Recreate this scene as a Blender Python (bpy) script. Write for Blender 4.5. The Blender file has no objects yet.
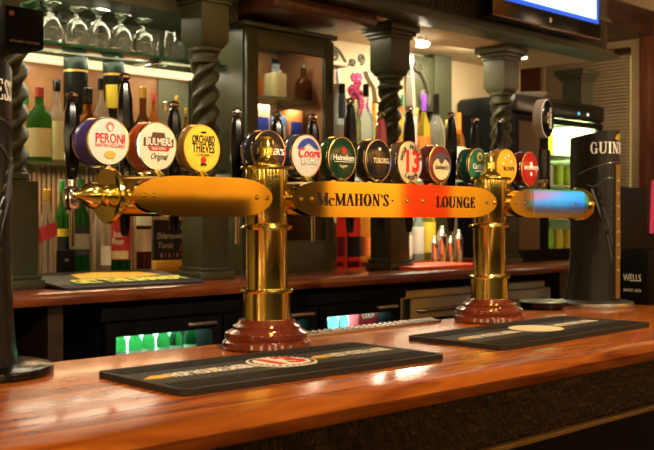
import bpy, bmesh, math, random
from mathutils import Vector, Matrix
random.seed(7)
S = bpy.context.scene
C = S.collection
PI = math.pi
# ------------------------------------------------------------------ camera
CAMZ = 1.29
FX, FY = 0.699, 0.715            # viewing direction on the floor plan
cam = bpy.data.objects.new('camera', bpy.data.cameras.new('camera'))
C.objects.link(cam); S.camera = cam
cam.location = (0, 0, CAMZ)
cam.data.sensor_width = 36; cam.data.lens = 36 * 1000 / 654
_d = Vector((FX, FY, -0.005)).normalized()
cam.rotation_euler = _d.to_track_quat('-Z', 'Y').to_euler()
cam.data.clip_start = 0.02
cam.data.dof.use_dof = True; cam.data.dof.focus_distance = 1.9; cam.data.dof.aperture_fstop = 9.0
# ------------------------------------------------------------------ view, world
S.view_settings.view_transform = 'Standard'; S.view_settings.look = 'None'
S.view_settings.gamma = 1; S.view_settings.use_curve_mapping = False
S.view_settings.exposure = 0.2
w = bpy.data.worlds.new('World'); S.world = w; w.use_nodes = True
w.node_tree.nodes['Background'].inputs[0].default_value = (1, 0.75, 0.5, 1)
w.node_tree.nodes['Background'].inputs[1].default_value = 0.02
# ------------------------------------------------------------------ lights
def light(kind, name, loc, power, color, size=0.3, size_y=None, aim=None, spot=1.0, blend=0.5, parent=None):
    d = bpy.data.lights.new(name, kind); o = bpy.data.objects.new(name, d); C.objects.link(o)
    d.energy = power; d.color = color
    if kind == 'AREA':
        d.size = size
        if size_y: d.shape = 'RECTANGLE'; d.size_y = size_y
    else: d.shadow_soft_size = size
    if kind == 'SPOT': d.spot_size = spot; d.spot_blend = blend
    o.location = loc
    if aim is not None: o.rotation_euler = (Vector(aim) - Vector(loc)).to_track_quat('-Z', 'Y').to_euler()
    if parent: o.parent = parent; o.matrix_parent_inverse = Matrix.Translation(-Vector(parent.location))
    return o
WARM = (1, 0.68, 0.36); WHITE = (1, 0.86, 0.62)
for x, y, e in ((0.2, 0.7, 26), (1.2, 0.55, 30), (2.2, 0.6, 26), (3.4, 0.7, 14)):
    light('SPOT', 'bar_downlight', (x, y, 2.55), e * 3.0, WARM, 0.05, aim=(x + 0.15, 1.30, 1.1), spot=0.95, blend=0.8)
for x, y, tx in ((0.5, -0.5, 0.95), (1.2, -0.6, 1.5), (2.0, -0.5, 2.2)):  # unseen frontal spots added to whiten the tap badges
    light('SPOT', 'badge_fill', (x, y, 2.5), 125, (1, 0.84, 0.62), 0.04, aim=(tx, 1.4, 1.40), spot=0.42, blend=0.9)
light('AREA', 'room_light', (1.0, -1.2, 2.6), 8, WARM, 1.2, 1.2, aim=(1.0, -1.2, 0))
light('AREA', 'room_light', (5.2, 1.6, 1.9), 16, WARM, 0.8, 0.8, aim=(5.5, 2.2, 2.6))  # unseen uplight added to brighten the ceiling at the right
light('AREA', 'wall_wash', (6.6, -2.9, 2.5), 90, (1, 0.78, 0.42), 3.4, 0.3, aim=(6.9, -3.5, 1.45))  # unseen wash lights added to brighten the walls mirrored in the brass
light('AREA', 'wall_wash', (4.6, -3.0, 2.5), 30, (1, 0.78, 0.42), 1.4, 0.3, aim=(4.8, -3.5, 1.5))
light('AREA', 'wall_wash', (-2.5, -0.5, 2.5), 90, (1, 0.80, 0.45), 0.3, 2.5, aim=(-3.0, -0.5, 1.5))
# lights of the back bar: strips under shelves and soffit, plus added fills
light('AREA', 'shelf_strip', (1.75, 3.12, 1.86), 3.2, WHITE, 1.3, 0.08, aim=(1.75, 3.10, 1.4))
light('AREA', 'shelf_strip', (1.75, 3.02, 2.02), 5, WHITE, 1.2, 0.05, aim=(1.75, 3.08, 1.4))
light('AREA', 'shelf_strip', (1.75, 3.12, 1.465), 4, WARM, 1.3, 0.08, aim=(1.75, 3.10, 1.1))
light('AREA', 'bottle_fill', (1.5, 2.72, 2.09), 2.5, WARM, 1.6, 0.04, aim=(1.6, 3.1, 1.35))  # unseen front fill added to brighten the shelf bottles
light('AREA', 'niche_light', (2.98, 3.0, 2.10), 1.6, WHITE, 0.2, 0.1, aim=(3.0, 3.1, 1.2))
light('AREA', 'niche_light', (3.55, 2.95, 2.10), 9, WHITE, 0.6, 0.1, aim=(3.5, 3.15, 1.2))
light('AREA', 'niche_light', (3.55, 2.98, 1.465), 3.2, WHITE, 0.6, 0.3, aim=(3.5, 3.1, 1.1))
light('AREA', 'soffit_glow', (3.95, 2.95, 2.10), 4.0, WHITE, 0.4, 0.1, aim=(4.0, 3.2, 1.7))
light('AREA', 'blind_fill', (5.3, 2.9, 2.2), 3, WARM, 0.3, 0.3, aim=(6.0, 3.3, 1.5))  # unseen fill added to brighten the blind

# ------------------------------------------------------------------ placement helpers (photo pixel + a known plane -> a point in the room)
def ray(px, py):
    u = (px - 327) / 1000; v = (220 - py) / 1000
    return Vector((FX + FY * u, FY - FX * u, v))
def atY(px, py, Y):
    d = ray(px, py); t = Y / d.y
    return Vector((d.x * t, Y, CAMZ + d.z * t))
def dep(px, Y): return Y / ray(px, 0).y
def XY(px, Y): return atY(px, 220, Y).x

# ------------------------------------------------------------------ materials
MATS = {}
def M(name, col=(0.5, 0.5, 0.5), rough=0.5, metal=0, emit=None, es=1, trans=0, ior=1.45, coat=0, bump=0, bscale=40, alpha=1, spec=0.5):
    if name in MATS: return MATS[name]
    m = bpy.data.materials.new(name); m.use_nodes = True; MATS[name] = m
    b = m.node_tree.nodes['Principled BSDF']; I = b.inputs
    I['Base Color'].default_value = (*col, 1); I['Roughness'].default_value = rough; I['Metallic'].default_value = metal
    I['Transmission Weight'].default_value = trans; I['IOR'].default_value = ior; I['Coat Weight'].default_value = coat
    I['Coat Roughness'].default_value = 0.06; I['Alpha'].default_value = alpha; I['Specular IOR Level'].default_value = spec
    if emit: I['Emission Color'].default_value = (*emit, 1); I['Emission Strength'].default_value = es
    nt = m.node_tree; N = nt.nodes; L = nt.links
    tc = N.new('ShaderNodeTexCoord'); nz = N.new('ShaderNodeTexNoise')
    nz.inputs['Scale'].default_value = bscale; nz.inputs['Detail'].default_value = 3
    L.new(tc.outputs['Object'], nz.inputs['Vector'])
    if not emit and trans == 0:
        mx = N.new('ShaderNodeMix'); mx.data_type = 'RGBA'
        mx.inputs[6].default_value = (*[c * 0.88 for c in col], 1); mx.inputs[7].default_value = (*[min(1, c * 1.08) for c in col], 1)
        L.new(nz.outputs['Fac'], mx.inputs[0]); L.new(mx.outputs[2], I['Base Color'])
    if bump:
        bp = N.new('ShaderNodeBump'); bp.inputs['Strength'].default_value = bump; bp.inputs['Distance'].default_value = 0.002
        L.new(nz.outputs['Fac'], bp.inputs['Height']); L.new(bp.outputs['Normal'], I['Normal'])
    return m
def wood(name, dark, lite, rough=0.25, scale=(1.2, 14, 14), coat=0.0, nscale=3.0, bump=0.025):
    if name in MATS: return MATS[name]
    m = bpy.data.materials.new(name); m.use_nodes = True; MATS[name] = m
    nt = m.node_tree; N = nt.nodes; L = nt.links; b = N['Principled BSDF']
    tc = N.new('ShaderNodeTexCoord'); mp = N.new('ShaderNodeMapping'); mp.inputs['Scale'].default_value = scale
    nz = N.new('ShaderNodeTexNoise'); nz.inputs['Scale'].default_value = nscale; nz.inputs['Detail'].default_value = 8; nz.inputs['Distortion'].default_value = 1.2
    cr = N.new('ShaderNodeValToRGB'); cr.color_ramp.elements[0].position = 0.32; cr.color_ramp.elements[0].color = (*dark, 1)
    cr.color_ramp.elements[1].position = 0.7; cr.color_ramp.elements[1].color = (*lite, 1)
    L.new(tc.outputs['Object'], mp.inputs[0]); L.new(mp.outputs[0], nz.inputs['Vector']); L.new(nz.outputs['Fac'], cr.inputs[0])
    L.new(cr.outputs[0], b.inputs['Base Color'])
    b.inputs['Roughness'].default_value = rough; b.inputs['Coat Weight'].default_value = coat; b.inputs['Coat Roughness'].default_value = 0.11
    n2 = N.new('ShaderNodeTexNoise'); n2.inputs['Scale'].default_value = 9; L.new(tc.outputs['Object'], n2.inputs['Vector'])
    bp = N.new('ShaderNodeBump'); bp.inputs['Strength'].default_value = bump; bp.inputs['Distance'].default_value = 0.01
    L.new(n2.outputs['Fac'], bp.inputs['Height']); L.new(bp.outputs['Normal'], b.inputs['Normal']); L.new(bp.outputs['Normal'], b.inputs['Coat Normal'])
    return m
def brick_mat():
    m = bpy.data.materials.new('mosaic'); m.use_nodes = True; N = m.node_tree.nodes; L = m.node_tree.links; b = N['Principled BSDF']
    tc = N.new('ShaderNodeTexCoord'); mp = N.new('ShaderNodeMapping'); mp.inputs['Rotation'].default_value = (PI / 2, 0, 0)
    br = N.new('ShaderNodeTexBrick'); br.inputs['Scale'].default_value = 1; br.inputs['Brick Width'].default_value = 0.042; br.inputs['Row Height'].default_value = 0.02
    br.inputs['Mortar Size'].default_value = 0.0015
    br.inputs['Color1'].default_value = (0.030, 0.018, 0.010, 1); br.inputs['Color2'].default_value = (0.005, 0.003, 0.002, 1); br.inputs['Mortar'].default_value = (0.002, 0.0015, 0.001, 1)
    L.new(tc.outputs['Object'], mp.inputs[0]); L.new(mp.outputs[0], br.inputs['Vector']); L.new(br.outputs['Color'], b.inputs['Base Color'])
    nz = N.new('ShaderNodeTexNoise'); nz.inputs['Scale'].default_value = 60; L.new(tc.outputs['Object'], nz.inputs['Vector'])
    bp = N.new('ShaderNodeBump'); bp.inputs['Strength'].default_value = 0.5; bp.inputs['Distance'].default_value = 0.006
    L.new(nz.outputs['Fac'], bp.inputs['Height']); L.new(bp.outputs['Normal'], b.inputs['Normal'])
    b.inputs['Roughness'].default_value = 0.22
    return m
def brass_mat(name, col, rough, bump=0.12):
    m = bpy.data.materials.new(name); m.use_nodes = True; N = m.node_tree.nodes; L = m.node_tree.links; b = N['Principled BSDF']
    tc = N.new('ShaderNodeTexCoord'); nz = N.new('ShaderNodeTexNoise'); nz.inputs['Scale'].default_value = 14; nz.inputs['Detail'].default_value = 4
    L.new(tc.outputs['Object'], nz.inputs['Vector'])
    cr = N.new('ShaderNodeValToRGB'); cr.color_ramp.elements[0].position = 0.3; cr.color_ramp.elements[0].color = (*[c * 0.85 for c in col], 1)
    cr.color_ramp.elements[1].position = 0.7; cr.color_ramp.elements[1].color = (*col, 1)
    L.new(nz.outputs['Fac'], cr.inputs[0]); L.new(cr.outputs[0], b.inputs['Base Color'])
    b.inputs['Metallic'].default_value = 1; b.inputs['Roughness'].default_value = rough
    bp = N.new('ShaderNodeBump'); bp.inputs['Strength'].default_value = bump; bp.inputs['Distance'].default_value = 0.002
    L.new(nz.outputs['Fac'], bp.inputs['Height']); L.new(bp.outputs['Normal'], b.inputs['Normal'])
    MATS[name] = m; return m
m_counter = wood('counter_wood', (0.20, 0.038, 0.006), (0.56, 0.165, 0.018), 0.26, (1.1, 9, 9), 0.4)
m_backcounter = wood('back_counter_wood', (0.13, 0.026, 0.008), (0.27, 0.06, 0.014), 0.25, (1.1, 9, 9), 0.5)
m_mahog = wood('turned_mahogany', (0.09, 0.016, 0.008), (0.2, 0.035, 0.012), 0.15, (3, 3, 3), 0.9)
m_dkwood = wood('dark_wood', (0.02, 0.009, 0.006), (0.045, 0.02, 0.012), 0.4, (1, 8, 8))
m_brown = wood('brown_wood', (0.06, 0.02, 0.01), (0.12, 0.04, 0.02), 0.35, (8, 8, 1))
m_mirror_wood = wood('warm_back_panel', (0.30, 0.14, 0.06), (0.48, 0.24, 0.11), 0.3, (3, 3, 3))
m_slatwood = wood('ribbed_back_panel', (0.07, 0.04, 0.02), (0.26, 0.16, 0.085), 0.5, (26, 2, 0.3), nscale=4)
m_brick = brick_mat()
m_brass = brass_mat('polished_brass', (0.84, 0.72, 0.19), 0.15)
m_plate = brass_mat('brass_plate', (0.92, 0.68, 0.18), 0.055, 0.02)
m_chrome = M('chrome', (0.8, 0.8, 0.82), 0.1, 1)
m_steel = M('brushed_steel', (0.42, 0.41, 0.38), 0.35, 1)
m_black = M('black_gloss', (0.004, 0.004, 0.004), 0.16, spec=0.4)
m_matte = M('black_matte', (0.003, 0.003, 0.003), 0.6, bump=0.2, spec=0.15)
m_rubber = M('black_rubber', (0.022, 0.021, 0.020), 0.55, bump=0.9, bscale=260)
m_olive = M('olive_paint', (0.046, 0.050, 0.022), 0.4, bump=0.1, bscale=20)
m_cream = M('cream_paint', (0.56, 0.45, 0.27), 0.6)
m_ceil = M('ceiling_paint', (0.55, 0.42, 0.28), 0.8)
m_white = M('white_paint', (0.85, 0.85, 0.82), 0.35)
m_crystal = M('crystal', (0.9, 0.88, 0.9), 0.03, trans=1, ior=1.5)
m_clear = M('clear_glass', (0.95, 0.97, 0.93), 0.02, trans=1, ior=1.35)
m_shelfglass = M('shelf_glass', (0.55, 0.85, 0.68), 0.03, trans=1, ior=1.4)
m_pane = M('pane_glass', (0.92, 0.96, 0.93), 0.02, trans=1, ior=1.02)
m_gold = M('gold_paint', (0.75, 0.48, 0.10), 0.3, 0.6)
m_ink = M('black_ink', (0.004, 0.003, 0.002), 0.5)

# ------------------------------------------------------------------ mesh helpers
class MB:
    def __init__(s): s.b = bmesh.new()
    def box(s, a, b, bevel=0.0):
        x0, y0, z0 = a; x1, y1, z1 = b
        mt = Matrix.Translation(((x0 + x1) / 2, (y0 + y1) / 2, (z0 + z1) / 2)) @ Matrix.Diagonal((x1 - x0, y1 - y0, z1 - z0, 1))
        r = bmesh.ops.create_cube(s.b, size=1, matrix=mt)
        if bevel:
            es = list({e for v in r['verts'] for e in v.link_edges})
            bmesh.ops.bevel(s.b, geom=es, offset=bevel, segments=2, affect='EDGES', profile=0.5)
        return s
    def lathe(s, prof, at=(0, 0, 0), axis='Z', segs=32, power=None, sx=1, sy=1, rot=0):
        rings = []
        for r, z in prof:
            ring = []
            for i in range(segs):
                a = 2 * PI * i / segs + rot
                c, n = math.cos(a), math.sin(a)
                if power:
                    k = (abs(c) ** power + abs(n) ** power) ** (-1 / power)
                else: k = 1
                x, y = r * c * k * sx, r * n * k * sy
                if axis == 'Z': p = (x, y, z)
                elif axis == 'X': p = (z, x, y)
                else: p = (x, z, y)
                ring.append(s.b.verts.new(Vector(p) + Vector(at)))
            rings.append(ring)
        for q in range(len(rings) - 1):
            for i in range(segs):
                j = (i + 1) % segs
                try: s.b.faces.new((rings[q][i], rings[q][j], rings[q + 1][j], rings[q + 1][i]))
                except ValueError: pass
        for ring, fl in ((rings[0], True), (rings[-1], False)):
            s.b.faces.new(ring[::-1] if fl else ring)
        return s
    def tube(s, pts, r, segs=8, close=False):
        pts = [Vector(p) for p in pts]; rings = []; n = len(pts)
        up = Vector((0, 0, 1))
        for i, p in enumerate(pts):
            t = (pts[min(i + 1, n - 1)] - pts[max(i - 1, 0)]).normalized()
            u = up if abs(t.dot(up)) < 0.95 else Vector((0, 1, 0))
            a = t.cross(u).normalized(); b = t.cross(a).normalized()
            rr = r[i] if isinstance(r, (list, tuple)) else r
            rings.append([s.b.verts.new(p + (a * math.cos(2 * PI * k / segs) + b * math.sin(2 * PI * k / segs)) * rr) for k in range(segs)])
        for q in range(n - 1):
            for k in range(segs):
                j = (k + 1) % segs
                s.b.faces.new((rings[q][k], rings[q][j], rings[q + 1][j], rings[q + 1][k]))
        s.b.faces.new(rings[0][::-1]); s.b.faces.new(rings[-1])
        return s
    def prism(s, pts, f0, f1):
        """pts: 2D outline; f0/f1 map (a,b) -> 3D for both caps."""
        A = [s.b.verts.new(f0(*p)) for p in pts]; B = [s.b.verts.new(f1(*p)) for p in pts]
        n = len(pts)
        s.b.faces.new(A); s.b.faces.new(B[::-1])
        for i in range(n):
            j = (i + 1) % n
            s.b.faces.new((A[j], A[i], B[i], B[j]))
        return s
    def sphere(s, c, r, sz=1, seg=14):
        bmesh.ops.create_uvsphere(s.b, u_segments=seg, v_segments=seg // 2 + 1, radius=r, matrix=Matrix.Translation(c) @ Matrix.Diagonal((1, 1, sz, 1)))
        return s
    def xform(s, f):
        for v in s.b.verts: v.co = f(v.co)
        return s
    def grid(s, f, nu, nv):
        V = [[s.b.verts.new(f(i / nu, j / nv)) for j in range(nv + 1)] for i in range(nu + 1)]
        for i in range(nu):
            for j in range(nv):
                s.b.faces.new((V[i][j], V[i + 1][j], V[i + 1][j + 1], V[i][j + 1]))
        return s
    def build(s, name, mat, parent=None, smooth=True, world=False, angle=35):
        if world and parent is not None:
            r = parent
            while r.parent: r = r.parent
            bmesh.ops.translate(s.b, verts=s.b.verts, vec=-Vector(r.location))
        bmesh.ops.recalc_face_normals(s.b, faces=s.b.faces)
        me = bpy.data.meshes.new(name); s.b.to_mesh(me); s.b.free()
        for m in (mat if isinstance(mat, (list, tuple)) else [mat]): me.materials.append(m)
        if smooth:
            for p in me.polygons: p.use_smooth = True
            me.set_sharp_from_angle(angle=math.radians(angle))
        o = bpy.data.objects.new(name, me); C.objects.link(o)
        if parent: o.parent = parent
        return o
def tag(o, label=None, cat=None, group=None, kind=None):
    if label: o['label'] = label
    if cat: o['category'] = cat
    if group: o['group'] = group
    if kind: o['kind'] = kind
    return o
def thing(name, label, cat, loc, group=None):
    o = bpy.data.objects.new(name, None); C.objects.link(o); o.location = loc; o.empty_display_size = 0.05
    return tag(o, label, cat, group)
def struct(name, mb, mat, **k): return tag(mb.build(name, mat, **k), kind='structure')
def copy_tree(o, parent=None):
    c = o.copy(); C.objects.link(c); c.parent = parent
    for ch in list(o.children): copy_tree(ch, c)
    return c
# text as mesh, mapped by f(x, y, depth) -> point
def text(name, s, size, mat, parent, f, align='CENTER', bold=0.0, shear=0.0, thick=0.0006, world=True, width=None, spacing=1.0):
    cu = bpy.data.curves.new('t', 'FONT'); cu.body = s; cu.size = size; cu.align_x = align; cu.align_y = 'CENTER'
    cu.offset = bold * size; cu.shear = shear; cu.extrude = thick / 2; cu.resolution_u = 3; cu.space_character = spacing
    to = bpy.data.objects.new('t', cu); C.objects.link(to)
    bpy.context.view_layer.update()
    me = bpy.data.meshes.new_from_object(to.evaluated_get(bpy.context.evaluated_depsgraph_get()))
    C.objects.unlink(to); bpy.data.objects.remove(to)
    sc = 1
    if width:
        xs = [v.co.x for v in me.vertices]; sc = width / max(1e-6, (max(xs) - min(xs)))
    r = parent
    while r.parent: r = r.parent
    off = Vector(r.location) if world else Vector()
    for v in me.vertices: v.co = f(v.co.x * sc, v.co.y, v.co.z) - off
    me.name = name; me.materials.clear(); me.materials.append(mat)
    o = bpy.data.objects.new(name, me); C.objects.link(o); o.parent = parent
    return o
def front(X, Y, Z):    # a text frame facing the customers (-Y)
    return lambda a, b, c: Vector((X + a, Y - 0.0004 - c, Z + b))

# serif capitals built from strokes: list of polygons per letter, unit height
def quad(x0, y0, x1, y1, w0): return [(x0 - w0 / 2, y0), (x0 + w0 / 2, y0), (x1 + w0 / 2, y1), (x1 - w0 / 2, y1)]
def rect(x0, y0, x1, y1): return [(x0, y0), (x1, y0), (x1, y1), (x0, y1)]
def ring_arc(cx, cy, rx, ry, tx, ty, a0, a1, n=18):
    out = []
    for i in range(n):
        p = math.radians(a0 + (a1 - a0) * i / n); q = math.radians(a0 + (a1 - a0) * (i + 1) / n)
        out.append([(cx + rx * math.cos(p), cy + ry * math.sin(p)), (cx + rx * math.cos(q), cy + ry * math.sin(q)),
                    (cx + (rx - tx) * math.cos(q), cy + (ry - ty) * math.sin(q)), (cx + (rx - tx) * math.cos(p), cy + (ry - ty) * math.sin(p))])
    return out
def glyph(ch):
    T, t, s = 0.15, 0.06, 0.055
    def ser(x, y, w=0.24): return rect(x - w / 2, y, x + w / 2, y + s)
    if ch == 'M': return 0.86, [quad(.14, 0, .14, 1, t), quad(.14, 1, .43, 0.05, T), quad(.72, 1, .43, 0.05, t), quad(.72, 0, .72, 1, T), ser(.14, 0), ser(.72, 0, .28), ser(.12, 1 - s), ser(.74, 1 - s, .26)]
    if ch == 'c': g = ring_arc(.24, .3, .22, .32, .12, .05, 50, 310); return .48, g + [rect(.34, .42, .42, .56)]
    if ch == 'A': return 0.68, [quad(.12, 0, .34, 1, t), quad(.56, 0, .34, 1, T), rect(.18, .3, .5, .35), ser(.1, 0), ser(.56, 0, .28)]
    if ch == 'H': return 0.74, [quad(.18, 0, .18, 1, T), quad(.56, 0, .56, 1, T), rect(.18, .47, .56, .53)] + [ser(x, y, .28) for x in (.18, .56) for y in (0, 1 - s)]
    if ch == 'O': return 0.68, ring_arc(.34, .5, .3, .52, .15, .05, 0, 360, 28)
    if ch == 'C': return 0.6, ring_arc(.34, .5, .3, .52, .15, .05, 50, 310) + [rect(.5, .62, .56, .9)]
    if ch == 'N': return 0.74, [quad(.16, 0, .16, 1, t), quad(.16, 1, .58, 0, T), quad(.58, 0, .58, 1, t), ser(.16, 0), ser(.14, 1 - s), ser(.58, 1 - s)]
    if ch == 'S':
        return 0.5, ring_arc(.25, .74, .2, .28, .11, .06, 30, 180, 10) + ring_arc(.25, .26, .21, .28, .11, .06, -150, 0, 10) + [[(.05, .74), (.16, .74), (.46, .26), (.35, .26)], [(.05, .74), (.14, .6), (.3, .5), (.3, .58)], [(.46, .26), (.36, .42), (.2, .52), (.2, .44)], rect(.38, .72, .43, .98), rect(.05, .02, .1, .28)]
    if ch == 'L': return 0.56, [quad(.18, 0, .18, 1, T), ser(.18, 1 - s, .3), rect(.04, 0, .52, s), rect(.46, 0, .52, .26)]
    if ch == 'U': return 0.72, [rect(.1, .3, .25, 1), rect(.54, .3, .6, 1), ser(.17, 1 - s, .3), ser(.57, 1 - s, .24)] + ring_arc(.35, .3, .25, .32, .12, .06, 180, 360, 12)
    if ch == 'I': return 0.34, [quad(.17, 0, .17, 1, T), ser(.17, 0, .3), ser(.17, 1 - s, .3)]
    if ch == 'G': return 0.7, ring_arc(.34, .5, .3, .52, .15, .05, 45, 318) + [rect(.5, .64, .55, .9), rect(.47, .02, .61, .44), rect(.4, .4, .68, .45)]
    if ch == 'E': return 0.58, [quad(.18, 0, .18, 1, T), rect(.04, 0, .5, s), rect(.04, 1 - s, .48, 1), rect(.18, .47, .38, .53), rect(.44, 0, .5, .26), rect(.42, .76, .48, 1), rect(.34, .4, .39, .62)]
    if ch == "'": return 0.22, [[(.07, .97), (.17, .97), (.13, .7), (.09, .7)]]
    if ch == '.': return 0.2, [ring_arc(.1, .45, .07, .07, .069, .069, 0, 360, 8)[i] for i in range(8)]
    return 0.3, []
def serif(name, s, height, mat, parent, f, width=None, thick=0.0006):
    mb = MB(); x = 0; polys = []
    for ch in s:
        wd, g = glyph(ch)
        for k, p in enumerate(g): polys.append([(a + x, b, k) for a, b in p])
        x += wd
    sx = (width / x) if width else height
    for p in polys:
        k = p[0][2]; dz = thick + 0.00003 * k
        P = [((a - x / 2) * sx, (b - .5) * height) for a, b, _ in p]
        mb.prism(P, lambda a, b: f(a, b, dz), lambda a, b: f(a, b, 0))
    return mb.build(name, mat, parent, smooth=False, world=True)

# ================================================================== SETTING
struct('floor', MB().box((-3, -3.6, -0.1), (11.2, 4.4, 0)), wood('floor_wood', (0.05, 0.025, 0.012), (0.1, 0.05, 0.025), 0.3))
struct('ceiling', MB().box((-3, -3.6, 2.62), (11.2, 4.4, 2.72)), m_ceil)
struct('wall_back', MB().box((-3, 3.27, 0), (4.72, 3.37, 2.62)), m_cream)
struct('wall_far', MB().box((4.72, 4.2, 0), (6.1, 4.3, 2.62)), M('dim_paint', (0.2, 0.13, 0.07), 0.7))
struct('wall_front', MB().box((-3, -3.6, 0), (11.2, -3.5, 2.62)), M('orange_wall', (0.82, 0.44, 0.07), 0.7))
struct('wall_left', MB().box((-3.1, -3.6, 0), (-3, 4.4, 2.62)), M('ochre_wall', (0.35, 0.18, 0.06), 0.7))
struct('wall_right', MB().box((6.0, 2.6, 0), (6.1, 4.2, 2.62)).box((6.1, 2.6, 0), (11.1, 2.7, 2.62)), M('dim_paint'))
struct('wall_end', MB().box((11.1, -3.6, 0), (11.2, 2.7, 2.62)), M('ochre_wall'))
struct('trim_1', MB().box((-3, -3.5, 0), (5.2, -3.44, 1.47)), m_dkwood)
struct('trim_2', MB().box((5.55, -3.5, 0), (6.0, -3.4, 2.62)), m_dkwood)
struct('red_backdrop', MB().box((7.1, -3.5, 0), (7.75, -3.45, 2.2)), M('red_surface', (0.65, 0.035, 0.02), 0.5))  # unseen red surface placed for the red in the name plate's reflection
# tall glowing lamps added on unseen walls for bright streaks in the brass
def lightbar(x, y, z, nx, ny, lb):
    t = thing('streak_lamp', lb, 'lamp', (x, y, z))
    MB().box((-0.05 if ny else -0.01, -0.01 if ny else -0.05, -0.42), (0.05 if ny else 0.01, 0.01 if ny else 0.05, 0.42), 0.004).build('back_plate', m_chrome, t)
    MB().lathe([(0.05, -0.38), (0.06, -0.36), (0.06, 0.36), (0.05, 0.38)], (nx * 0.075, ny * 0.075, 0), segs=20).build('frosted_shade', M('streak_glow', (0, 0, 0), emit=(1, 0.82, 0.48), es=16), t)
for x, lb in ((-1.9, 'tall frosted sconce added on the front wall far left'), (-0.4, 'tall frosted sconce added on the front wall behind the camera'), (1.2, 'tall frosted sconce added on the front wall facing the first column'), (3.2, 'tall frosted sconce added on the front wall facing the second column')):
    lightbar(x, -3.42, 1.85, 0, 1, lb)
lightbar(-2.99, -1.6, 1.75, 1, 0, 'tall frosted sconce added on the left wall near the front'); lightbar(-2.99, 0.6, 1.75, 1, 0, 'tall frosted sconce added on the left wall opposite the counter end')
lightbar(-2.99, 2.4, 1.75, 1, 0, 'tall frosted sconce added on the left wall near the back bar')
lightbar(11.09, -1.0, 1.75, -1, 0, 'tall frosted sconce added on the end wall')
# dark beam under the ceiling on the far right, and the timber post beside the blind
struct('trim_3', MB().box((4.66, 3.1, 2.46), (5.99, 3.25, 2.6199)), m_dkwood)
# blind window on the right wall
wn = thing('window_blind', 'closed venetian blind with yellow light at its edges on right wall', 'blind', (5.97, 3.6, 0.9))
b = MB()
for i in range(66):
    z = 0.92 + i * 0.022
    b.box((5.955, 3.295, z), (5.975, 3.90, z + 0.013))
b.build('slats', M('blind_slat', (0.36, 0.30, 0.20), 0.5), wn, world=True, smooth=False)
MB().box((5.93, 3.27, 2.38), (5.985, 3.92, 2.41)).build('headrail', m_dkwood, wn, world=True, smooth=False)
b = MB().box((5.94, 3.20, 0.8), (5.995, 3.26, 2.46)).box((5.94, 3.92, 0.8), (5.995, 3.945, 2.46)).box((5.94, 3.26, 2.41), (5.995, 3.92, 2.46))
struct('blind_gap_glow', MB().box((5.985, 3.262, 0.9), (5.992, 3.288, 2.36)), M('gap_glow', (0, 0, 0), emit=(1, 0.75, 0.2), es=0.9), smooth=False)  # emissive strip put in for the yellow light past the blind's edge
tag(b.build('window_1', M('window_frame_paint', (0.32, 0.24, 0.15), 0.5), smooth=False), kind='structure')
light('AREA', 'street_light', (5.99, 3.3, 1.6), 1.3, (1, 0.8, 0.35), 1.3, 0.78, aim=(5.0, 3.3, 1.6))
struct('trim_4', MB().box((5.93, 2.62, 0), (5.995, 3.195, 2.62)).box((5.90, 3.13, 0), (5.93, 3.17, 2.62)), m_brown, smooth=False)
struct('trim_5', MB().box((5.93, 3.95, 0), (5.995, 4.15, 2.62)), m_brown, smooth=False)

# ================================================================== FRONT COUNTER
CT = 1.05
bc = thing('bar_counter', 'polished red-brown wooden bar counter across the foreground', 'bar counter', (2, 1.25, 0))
zl = CAMZ - 0.3815 * 1.045
prof = [(0.985, CT), (0.966, CT - 0.006), (0.956, CT - 0.018), (0.957, CT - 0.022), (0.966, CT - 0.025), (0.966, CT - 0.028), (0.976, CT - 0.041), (0.980, CT - 0.036), (0.99, CT - 0.040), (1.53, CT - 0.040), (1.53, CT)]
MB().prism(prof, lambda a, b: Vector((-1.2, a, b)), lambda a, b: Vector((5.4, a, b))).build('worktop', m_counter, bc, world=True, angle=50)
MB().box((-1.2, 1.08, 0.30), (5.4, 1.095, zl - 0.012)).build('lower_panel', m_matte, bc, world=True, smooth=False)
MB().box((-1.2, 1.06, zl - 0.01), (5.4, 1.09, CT - 0.041)).build('tiled_front', m_brick, bc, world=True, smooth=False)
MB().box((-1.2, 1.10, 0.10), (5.4, 1.45, CT - 0.041)).build('carcass', m_dkwood, bc, world=True, smooth=False)
MB().box((-1.2, 1.04, CT - 0.052), (5.4, 1.06, CT - 0.041), 0.003).build('moulding', m_mahog, bc, world=True)
MB().box((-1.2, 1.043, zl - 0.010), (5.4, 1.06, zl), 0.002).build('ledge', wood('ledge_wood', (0.2, 0.12, 0.03), (0.3, 0.18, 0.05), 0.25), bc, world=True)

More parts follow.
